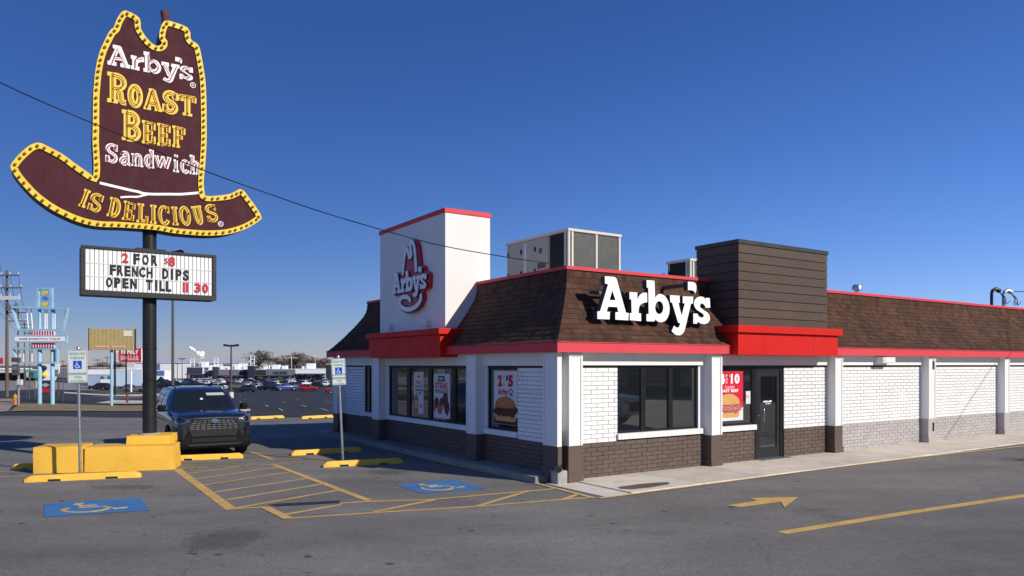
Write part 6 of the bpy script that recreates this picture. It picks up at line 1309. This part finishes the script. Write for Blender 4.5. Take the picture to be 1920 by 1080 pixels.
for k in range(2): MB().lathe([(.0, 8.0), (.2, 8.02), (.2, 8.6), (.06, 8.62), (.06, 8.8), (0, 8.82)], (.35+.75*k, -.35, 0), 12).build('transformer', 'pgrey', S1p, smooth=40)
P_.append(upole(34, 105, 580, [(586, 2.6, .14, 'wood'), (602, 2.6, .14, 'wood')], 'second wooden utility pole behind the meter post')[1])
P_.append(upole(46, 150, 604, [(608, 2.6, .16, 'wood'), (615, 2.4, .16, 'wood')], 'third wooden utility pole seen through the pale blue sign')[1])
P_.append(upole(56, 200, 620, [(625, 2.8, .2, 'wood')], 'fourth and farthest wooden utility pole on the street')[1])
wires = thing('overhead_wire', 'bundle of thin overhead wires along the street poles', 'wire', (P_[0][0].x, P_[0][0].y, 0)); o0 = Vector((P_[0][0].x, P_[0][0].y, 0))
for a_, b_ in zip(P_, P_[1:]):
    for k in range(min(len(a_), len(b_), 6)):
        q = [a_[k].lerp(b_[k], t/8)+Vector((0, 0, -1.1*4*(t/8)*(1-t/8)))-o0 for t in range(9)]; MB().path(q, .02, 4).build('strand', 'wire', wires)
for k, (e, ln) in enumerate((((-60, 150), 0), ((-30, 240), 1), ((-20, 60), 4), ((-80, 330), 5))):
    tgt = at(e[0], e[1], 40); q = [P_[0][ln].lerp(tgt, t/8)+Vector((0, 0, -.8*4*(t/8)*(1-t/8)))-o0 for t in range(9)]; MB().path(q, .015, 4).build('strand', 'wire', wires)
# service wire from the street to the roof
q = [(WIRE[0][0], WIRE[0][1], WIRE[0][2])]+[tuple(p) for p in WIRE[1:]]
S = thing('service_wire', 'single black service wire crossing from the upper left to the restaurant roof', 'wire', q[-1])
def cr3(pts, sub=6):
    out = []
    for i in range(len(pts)-1):
        p0, p1, p2, p3 = (Vector(pts[max(0, min(len(pts)-1, j))]) for j in (i-1, i, i+1, i+2))
        for k in range(sub): t = k/sub; out.append(.5*(2*p1+(p2-p0)*t+(2*p0-5*p1+4*p2-p3)*t*t+(3*p1-p0-3*p2+p3)*t**3))
    return out+[Vector(pts[-1])]
MB().path([p-Vector(q[-1]) for p in cr3(q)], .009, 6).build('strand', 'wire', S, smooth=60)

# lamp posts
def lamp(px, base_y, top_y, label, d=None, r=.1, heads=2, hw=.75):
    p = G(px, base_y) if d is None else Vector(((px-960)/F*d, d, zg((px-960)/F*d, d))); hgt = EYE+(HZ-top_y)*p.y/F-p.z
    S = thing('lamp_post', label, 'lamp post', p, 0, 'lamp posts of the far parking lot')
    MB().lathe([(r*1.1, 0), (r*.7, hgt)], (0, 0, 0), 10).build('pole', 'pgrey', S, smooth=40); MB().lathe([(.32, 0), (.32, .75), (.28, .8), (0, .8)], (0, 0, 0), 14).build('base', 'concrete', S, smooth=40)
    for sx in ((-1, 1) if heads == 2 else (1,)):
        MB().prism([[(sx*.08, hgt-.1), (sx*(.2+hw), hgt+.06), (sx*(.3+hw), hgt-.08), (sx*(.2+hw), hgt-.22), (sx*.25, hgt-.3)]], m0, -.22, .22).build('lamp_head', 'clad', S)
lamp(433.5, 746, 646, 'tall twin-headed lamp post right of the parked SUV', r=.15)
lamp(324, None, 470, 'tall thin dark lamp post rising behind the letter board', d=58, r=.11, heads=1, hw=.5)
lamp(503.5, 722, 673, 'distant twin-headed lamp post before the green lettered store', r=.13, hw=.9)
lamp(341.5, 724, 672, 'distant lamp post left of the dark store', r=.13, hw=.7); lamp(332.5, 722, 681, 'short distant lamp post by the white warehouse', r=.13, hw=.9)
for i, (px, yb, yt) in enumerate(((215.5, 742, 655), (236.5, 737, 640))):
    p = G(px, yb); h_ = EYE+(HZ-yt)*p.y/F-p.z; o = MB().lathe([(.17, 0), (.13, h_), (0, h_)], (0, 0, 0), 10).build('steel_post', 'black', loc=p, smooth=40); tag(o, ['dark steel post behind the left side of the red store sign', 'dark steel post behind the middle of the red store sign'][i], 'post')
for i, (px, yt, w_, d) in enumerate(((546.5, 668, 3.6, 350), (455.5, 671, 2.4, 350), (512, 661, 0, 360))):
    x = (px-960)/F*d; S = thing('utility_pole', ['distant pale utility pole above the green lettered store', 'distant pale utility pole beside the bare tree', 'distant thin mast above the middle stores'][i], 'utility pole', (x, d, zg(x, d))); h_ = EYE+(HZ-yt)*d/F-zg(x, d)
    MB().tube((0, 0, 0), (0, 0, h_), .22, .16, 8).build('pole', 'concrete' if i < 2 else 'wood', S)
    if w_: MB().box(-w_, w_*.8, -.15, .15, h_-.9, h_-.55).build('cross_arm', 'concrete', S)
S = thing('street_light', 'distant curved street light near the restaurant roof', 'street light', (at(591, 684, 360).x, 360, zg(-80, 360))); h_ = EYE+(HZ-661)*360/F-zg(-80, 360)
MB().path([(0, 0, 0), (0, 0, h_-1.2), (.6, 0, h_-.4), (1.8, 0, h_), (4.5, 0, h_+.1)], .14, 6).build('arm', 'mqrail', S)

# ------------------------------------------------------------------ far buildings
def bld(name, label, px0, px1, ytop, d, dep, mat, base=None):
    x0, x1 = (px0-960)/F*d, (px1-960)/F*d; xm = (x0+x1)/2; zb = zg(xm, d)-.3; h_ = EYE+(HZ-ytop)*d/F-zb
    S = thing(name, label, 'building', (xm, d, zb)); w_ = (x1-x0)/2
    MB().box(-w_, w_, 0, dep, 0, h_).build('wall', mat, S); MB().box(-w_-.08, w_+.08, -.08, dep+.08, h_+.001, h_+.22).build('parapet', 'mqrail' if mat != 'letterw' else 'letterw', S)
    return S, w_, h_
cw = lambda n, c: pm(n, c, .7, .08, .3)
STORE = [('dark navy storefront with white columns left of the white lattice', 350, 383, 689, cw('store_navy', (.045, .05, .075)), 1), ('low grey canopied shop beside the dark navy storefront', 383, 402, 695, cw('store_grey', (.14, .15, .165)), 0), ('pale grey shop with a blank wall', 402, 433, 693.5, cw('store_pale', (.2, .2, .22)), 0), ('grey blue shop right of the twin lamp post', 433, 449, 693.5, cw('store_gb', (.17, .19, .23)), 0),
 ('narrow dark brown shop before the navy tower', 449, 464, 693.8, cw('store_brown', (.075, .06, .06)), 0), ('dark shop right of the navy tower', 475.5, 499, 693.5, cw('store_dark', (.035, .04, .05)), 0), ('wide grey blue store with green letters', 499, 553, 692.8, cw('store_blue', (.16, .19, .235)), 2), ('store with a long white parapet near the restaurant', 553, 611, 692.3, 'letterw', 3), ('dark shop at the far right end of the strip', 618.5, 655, 693, cw('store_end', (.06, .065, .085)), 0)]
for lb, a_, b_, yt, mt, kd in STORE:
    S, w_, h_ = bld('strip_store', lb, a_, b_, yt, 312+random.uniform(-.5, .5), 22, mt)
    zc = h_*.56 if kd != 3 else h_*.66
    MB().box(-w_+.05, w_-.05, -1.8, .0, zc-.35, zc+.05).build('canopy', 'pgrey', S)
    sf_ = MB().box(-w_+.3, w_-.3, -.06, .02, .4, zc-.36).build('shopfront', 'glass', S)
    n = max(2, int(w_*2/2.4))
    for k in range(n+1): x = -w_+.4+(2*w_-.8)*k/n; MB().box(x-.09, x+.09, -.12, -.06, .35, zc-.36).build('mullion', 'letterw' if kd == 1 and k % 2 else 'pgrey', sf_)
    if kd == 1: MB().box(w_-.7, w_, -.2, -.005, zc, h_+.3).build('white_pier', 'letterw', S)
    if kd == 2: tx = MB(); put_text(tx, 'HALLMARK', -w_*.5, w_*.5, h_*.62, h_*.86, lambda u, v, d: (u, -.12+d, v), 0, bold=.03); tx.build('lettering', pm('letter_green', (.012, .07, .045), .5, .1, 2), S)
    if kd == 3:
        for x, mt2 in ((-w_*.7, 'pgrey'), (-w_*.15, 'tan'), (w_*.42, 'rust'), (w_*.85, 'paleblue')): MB().box(x-.9, x+.9, -.3, -.1, h_*.42, h_*.66).build('shop_sign', mt2, S)
    for k in range(2): x = random.uniform(-w_*.7, w_*.7); q = random.uniform(.8, 1.6); MB().box(x-q, x+q, 4+k*.7, 7+k*.3, h_+.2, h_+random.uniform(1.2, 2.6)).build('roof_unit', 'letterw', S)
for lb, a_, b_, yt, d in (('tall navy tower between the shops under the white lattice', 464, 475.5, 686, 309), ('slim navy tower at the right end of the shops', 611, 618.5, 683.5, 296), ('slim navy tower beside the low grey shop', 398, 402.5, 688, 308)):
    S, w_, h_ = bld('shop_tower', lb, a_, b_, yt, d, 4, cw('tower_navy', (.03, .036, .055)))
for px, yb, yt, lb in ((473.5, 687, 667, 'white ladder-like lattice mast on the navy tower'), (361, 690, 673, 'white lattice mast above the dark navy storefront'), (405.5, 690, 671.5, 'white lattice mast right of the low grey shop')):
    d = 318; p, q = at(px-3.4, yb, d), at(px+3.4, yt, d); S = thing('lattice_mast', lb, 'mast', (p.x, d, p.z), 0, 'white lattice masts on the shops'); w_, h_ = q.x-p.x, q.z-p.z
    for x in (0, w_): MB().box(x-.14, x+.14, -.14, .14, -3.0, h_).build('upright', 'letterw', S)
    for k in range(4): MB().box(.0, w_, -.1, .1, h_*k/3-.13, h_*k/3+.13).build('rung', 'letterw', S)
S, w_, h_ = bld('warehouse', 'long white warehouse with pale grey roof behind the shops', 248, 448, 681, 390, 60, 'letterw')
rf_ = MB().add([(-w_-.3, -.4, h_+.1), (w_+.3, -.4, h_+.1), (w_+.3, 30, h_+3.4), (-w_-.3, 30, h_+3.4), (-w_-.3, 60, h_+.1), (w_+.3, 60, h_+.1)], [(0, 1, 2, 3), (3, 2, 5, 4), (0, 3, 4), (1, 5, 2)]).build('roof', pm('metal_roof', (.52, .54, .57), .5, .06, .2), S)
for x in (-.55, .18, .52, .78): MB().box(w_*x-2, w_*x+2, -.08, -.001, 1.5, h_-.4).build('window_bay', 'store_gb' if False else MATS['store_gb'], S)
MB().box(w_*.12, w_*.42, 2, 2.4, h_+3.3, h_+3.75).build('roof_rail', 'yellowp', S)
S, w_, h_ = bld('kiosk', 'small building with a bright blue band beside the sign pole', 285, 308, 695, 300, 8, 'letterw'); MB().box(-w_-.05, w_+.05, -.2, -.0, h_*.62, h_-.1).build('blue_band', 'bluep', S); MB().box(w_*.3, w_*.7, -.1, -.01, .2, h_*.5).build('door', 'hole', S)
S, w_, h_ = bld('pale_blue_building', 'pale blue building with a white parapet behind the parked SUVs', 165, 208, 694, 215, 18, cw('store_sky', (.36, .46, .60))); MB().box(-w_-.1, w_+.1, -.15, -.0, h_*.74, h_+.1).build('parapet_band', 'letterw', S); MB().box(w_*.1, w_*.95, -.12, -.0, 0, h_*.45).build('white_bay', 'letterw', S)
for x in (.12, .75): MB().box(w_*x, w_*x+.8, -.1, -.0, h_*.5, h_*.64).build('vent', 'pgrey', S)
S, w_, h_ = bld('tan_building', 'small tan building behind the dark steel posts', 216, 226, 690, 260, 10, cw('store_tan', (.45, .36, .22)))
S, w_, h_ = bld('white_shop', 'white shop front with parked cars behind the red store sign', 226, 256, 692, 275, 10, 'letterw')
S, w_, h_ = bld('red_roof_store', 'low store with a red band on the skyline beside the parking sign', 110, 176, 690, 330, 12, cw('store_low', (.2, .2, .21))); MB().box(-w_*.1, w_*.8, -.2, -.0, h_*.6, h_+.3).build('red_band', 'red', S)
for i, (x0, x1, yy) in enumerate(((-300, 60, 690),)):
    d = 230; p, q = at(x0, yy, d), at(x1, 699, d); S = thing('overpass', 'pale concrete overpass crossing the street at the left edge', 'bridge', ((p.x+q.x)/2, d, zg(p.x, d))); hw = (q.x-p.x)/2; zz = zg(p.x, d)
    MB().box(-hw, hw, 0, 9, q.z-zz, q.z-zz+1.0).build('deck', 'concrete', S); MB().box(-hw, hw, -.2, .1, q.z-zz+1.0, p.z-zz).build('guard_wall', 'letterw', S); MB().box(-hw, hw, 8, 8.4, 0, q.z-zz).build('abutment', 'wood', S)
    for k in range(8): x = -hw+hw*2*k/7; MB().box(x-.4, x+.4, 2, 3, 0, q.z-zz).build('pier', 'pgrey', S)
S = thing('road_sign', 'red and black sign board over the overpass at the left edge', 'sign', (at(5, 690, 225).x, 225, zg(-150, 225))); p, q = at(-12, 671, 225), at(5, 682, 225); zz = zg(-150, 225); x_ = at(5, 690, 225).x
MB().box(p.x-x_, q.x-x_, -.2, .2, q.z-zz, p.z-zz).build('board', 'red', S); MB().tube((p.x-x_+1, 0, 0), (p.x-x_+1, 0, q.z-zz), .2, n=8).build('post', 'pgrey', S)

# trees
for i, (px, yt) in enumerate(((141, 676), (158, 679), (183, 672), (193, 677), (201, 668), (118, 675))):
    d = 290+i*9; x = (px-960)/F*d; zb = zg(x, d); h_ = EYE+(HZ-yt)*d/F-zb
    S = thing('utility_pole', ['distant thin pole left of the parking sign', 'distant thin pole just right of the parking sign', 'distant pole over the pale blue building, left of the two', 'distant short pole over the pale blue building', 'distant tallest pole over the pale blue building', 'distant pole at the right of the pale blue frame sign'][i], 'utility pole', (x, d, zb))
    MB().tube((0, 0, 0), (0, 0, h_), .2, .14, 8).build('pole', 'wood', S); MB().box(-1.6, 1.6, -.1, .1, h_-.8, h_-.55).build('cross_arm', 'wood', S)
def bare_tree(seed, h_=12, spread=1.0):
    rr = random.Random(seed); tr = MB(); tw_ = MB()
    def grow(p, d, l, r, lev):
        q = p+d*l; (tr if lev < 2 else tw_).tube(p, q, r, r*.62, 5 if lev < 2 else 3, caps=False)
        if lev >= 6: return
        for k in range(3 if lev else 5):
            ax = d.orthogonal().normalized(); ax.rotate(Matrix.Rotation(rr.uniform(0, 6.28), 3, d)); nd = (d+ax*rr.uniform(.45, .95)*spread+Vector((0, 0, .08))).normalized()
            grow(p+d*l*rr.uniform(.6, 1.0), nd, l*rr.uniform(.62, .84), max(.018, r*.55), lev+1)
    grow(Vector((0, 0, 0)), Vector((rr.uniform(-.05, .05), 0, 1)).normalized(), h_*.24, h_*.022, 0)
    return tr.mesh('trunk', 'bark', 60), tw_.mesh('crown', 'twig')
BT = [bare_tree(i, 12, (1.0, .85, .95)[i]) for i in range(3)]
def plant(name, label, px, d, ytop, meshes, hm, xs=1.0, rot=0, cat='tree', group='bare trees on the skyline'):
    x = (px-960)/F*d; zb = zg(x, d); s = (EYE+(HZ-ytop)*d/F-zb)/hm
    S = thing(name, label, cat, (x, d, zb), R(rot), group); S.scale = (s*xs, s*xs, s); obj('trunk', meshes[0], S); obj('crown', meshes[1], S); return S
hm = [max(v.co.z for v in b[1].vertices) for b in BT]
for i, (px, d, yt, k, xs, lb) in enumerate(((467, 370, 655, 0, 1.9, 'wide bare tree behind the white lattice mast'), (538, 385, 662, 1, 1.7, 'bare tree above the wide store, left of its neighbours'), (556, 395, 658, 2, 1.7, 'tallest bare tree above the wide store'), (577, 385, 661, 0, 1.6, 'bare tree above the white parapet'), (606, 372, 667, 1, 1.7, 'bare tree beside the restaurant eave'), (518, 405, 671, 2, 1.9, 'low bare tree between the two tall ones'), (630, 380, 669, 2, 1.7, 'bare tree just behind the restaurant eave'), (592, 400, 669, 1, 1.9, 'low bare tree left of the curved street light'), (497, 410, 674, 0, 1.9, 'low bare tree right of the white lattice mast'))):
    plant('bare_tree', lb, px, d, yt, BT[k], hm[k], xs, i*67)
for i, (px, d, yt, k) in enumerate(((175, 400, 679, 0), (205, 420, 677, 1), (150, 430, 679, 2), (228, 410, 678, 2), (130, 440, 680, 1))):
    plant('bare_tree', ['low bare tree on the skyline over the pale blue building', 'low bare tree on the skyline left of the red store sign', 'low bare tree on the skyline behind the parking sign', 'low bare tree on the skyline behind the dark steel posts', 'low bare tree on the skyline right of the pale blue sign'][i], px, d, yt, BT[k], hm[k], 1.9, i*50)
def leafy(seed):
    rr = random.Random(seed); tr = MB(); cr = MB(); tr.tube((0, 0, 0), (0, 0, 4.5), .3, .15, 8)
    for _ in range(9): a_ = rr.uniform(0, 6.28); tr.tube((0, 0, rr.uniform(1.5, 4)), (2*math.cos(a_), 2*math.sin(a_), rr.uniform(4, 7)), .1, .03, 5)
    cl = [(Vector((rr.gauss(0, 1.5), rr.gauss(0, 1.5), rr.uniform(2.2, 8))), rr.uniform(.8, 1.6)) for _ in range(26)]
    for c, r in cl:
        for _ in range(110):
            v_ = Vector((rr.gauss(0, 1), rr.gauss(0, 1), rr.gauss(0, .8))); v_.normalize(); p = c+v_*r*rr.uniform(.6, 1); a_ = Vector((rr.uniform(-1, 1), rr.uniform(-1, 1), rr.uniform(-1, 1))).normalized(); b_ = a_.orthogonal().normalized()
            s = rr.uniform(.12, .24); cr.add([p-a_*s, p+b_*s*.5, p+a_*s, p-b_*s*.5], [(0, 1, 2, 3)])
    return tr.mesh('trunk', 'bark'), cr.mesh('crown', 'leaf')
LT = [leafy(11), leafy(12)]
for i, (x, y, s) in enumerate(((-49, 18, 1.0), (-52, 26, 1.2), (-56, 33, 1.0), (-58, 41, 1.25), (-62, 49, 1.1), (-66, 57, 1.2), (-54, 11, 1.1), (-70, 66, 1.2))):
    S = thing('leafy_tree', 'evergreen tree across the street, mirrored in the street front windows', 'tree', (x, y, zg(x, y)), i*1.3, 'trees across the street'); S.scale = (s, s, s*.9); obj('trunk', LT[i % 2][0], S); obj('crown', LT[i % 2][1], S)

# neighbour across the drive lane, seen only mirrored in the side windows
S = thing('neighbour_building', 'dark shop across the drive lane right of the frame, mirrored in the side window', 'building', (44, 2, 0), R(4))
MB().box(0, 14, -16, 14, 0, 5.2).build('wall', cw('nb_dark', (.04, .045, .06)), S); MB().box(-.6, .0, -16, 14, 3.0, 3.35).build('awning', 'letterw', S)
for k in range(9): MB().box(-.05, .0, -15+3.2*k, -12.8+3.2*k, .6, 2.6).build('window', 'glass', S)
for z in (.5, 1.0): MB().box(-3.0, -2.95, -10, 8, z, z+.06).build('railing', 'red', S)
# drive-through height bar right of the frame (its shadow falls on the lane)
S = thing('height_bar', 'drive-through height bar right of the frame', 'height bar', (16.6, 15.2, 0), R(-32))
for x in (-.35, .35): MB().tube((x*1.0, x*.6, 0), (x*1.0, x*.6, 3.0+x*.5), .05, n=10).build('post', 'pgrey', S)
MB().tube((-.35, -.21, 2.7), (.35, .21, 2.9), .04, n=8).build('bar', 'pgrey', S)
# guy wire of a pole outside the frame: shadow slanting over the side wall
wa = Vector((*W(17.6, .2), 2.1)); wb_ = Vector((*W(14.3, -1.0), .02)); top = wa+to_sun*13; bot = wb_+to_sun*4.2; dirv = (top-bot).normalized(); t_ = (0-bot.z)/dirv.z
anc = bot+dirv*t_; hi = top+dirv*14
S = thing('guy_wire', 'slanting guy wire of a pole right of the frame', 'wire', anc); MB().tube((0, 0, 0), hi-anc, .014, n=6).build('strand', 'wire', S); MB().tube((hi.x-anc.x, hi.y-anc.y, -anc.z), (hi.x-anc.x, hi.y-anc.y, hi.z-anc.z+1), .17, .13, 10).build('pole', 'wood', S)

# steam over the warehouse
vm = pm('steam', (.80, .80, .81), .95, .05, .6, spec=.0)
mb = MB(); rr = random.Random(4); c0 = at(377, 668, 420)
for px, py, r_ in ((377.5, 667, 5), (373, 663.5, 4.5), (379, 663, 4), (369, 661, 2.6), (364, 656.5, 2.6), (359.5, 654, 2.8), (356.5, 651.5, 2.2)):
    c = at(px, py, 420)-c0; r0 = r_*.34
    vs = []; n = 14
    for j in range(1, 8):
        for i in range(n):
            a_, b_ = 2*math.pi*i/n, math.pi*j/8; v_ = Vector((math.cos(a_)*math.sin(b_), math.sin(a_)*math.sin(b_), math.cos(b_))); vs.append(c+v_*r0*(1+.35*noise.noise(v_*1.6+c*.3)))
    vs += [c+Vector((0, 0, r0)), c-Vector((0, 0, r0))]; k = len(vs)
    mb.add(vs, [(j*n+i, j*n+(i+1) % n, (j+1)*n+(i+1) % n, (j+1)*n+i) for j in range(6) for i in range(n)]+[(k-2, (i+1) % n, i) for i in range(n)]+[(k-1, 6*n+i, 6*n+(i+1) % n) for i in range(n)])
o = mb.build('steam_plume', vm, loc=c0, smooth=60, kind='stuff'); o['label'] = 'small white steam plume rising over the warehouse'; o['category'] = 'steam'
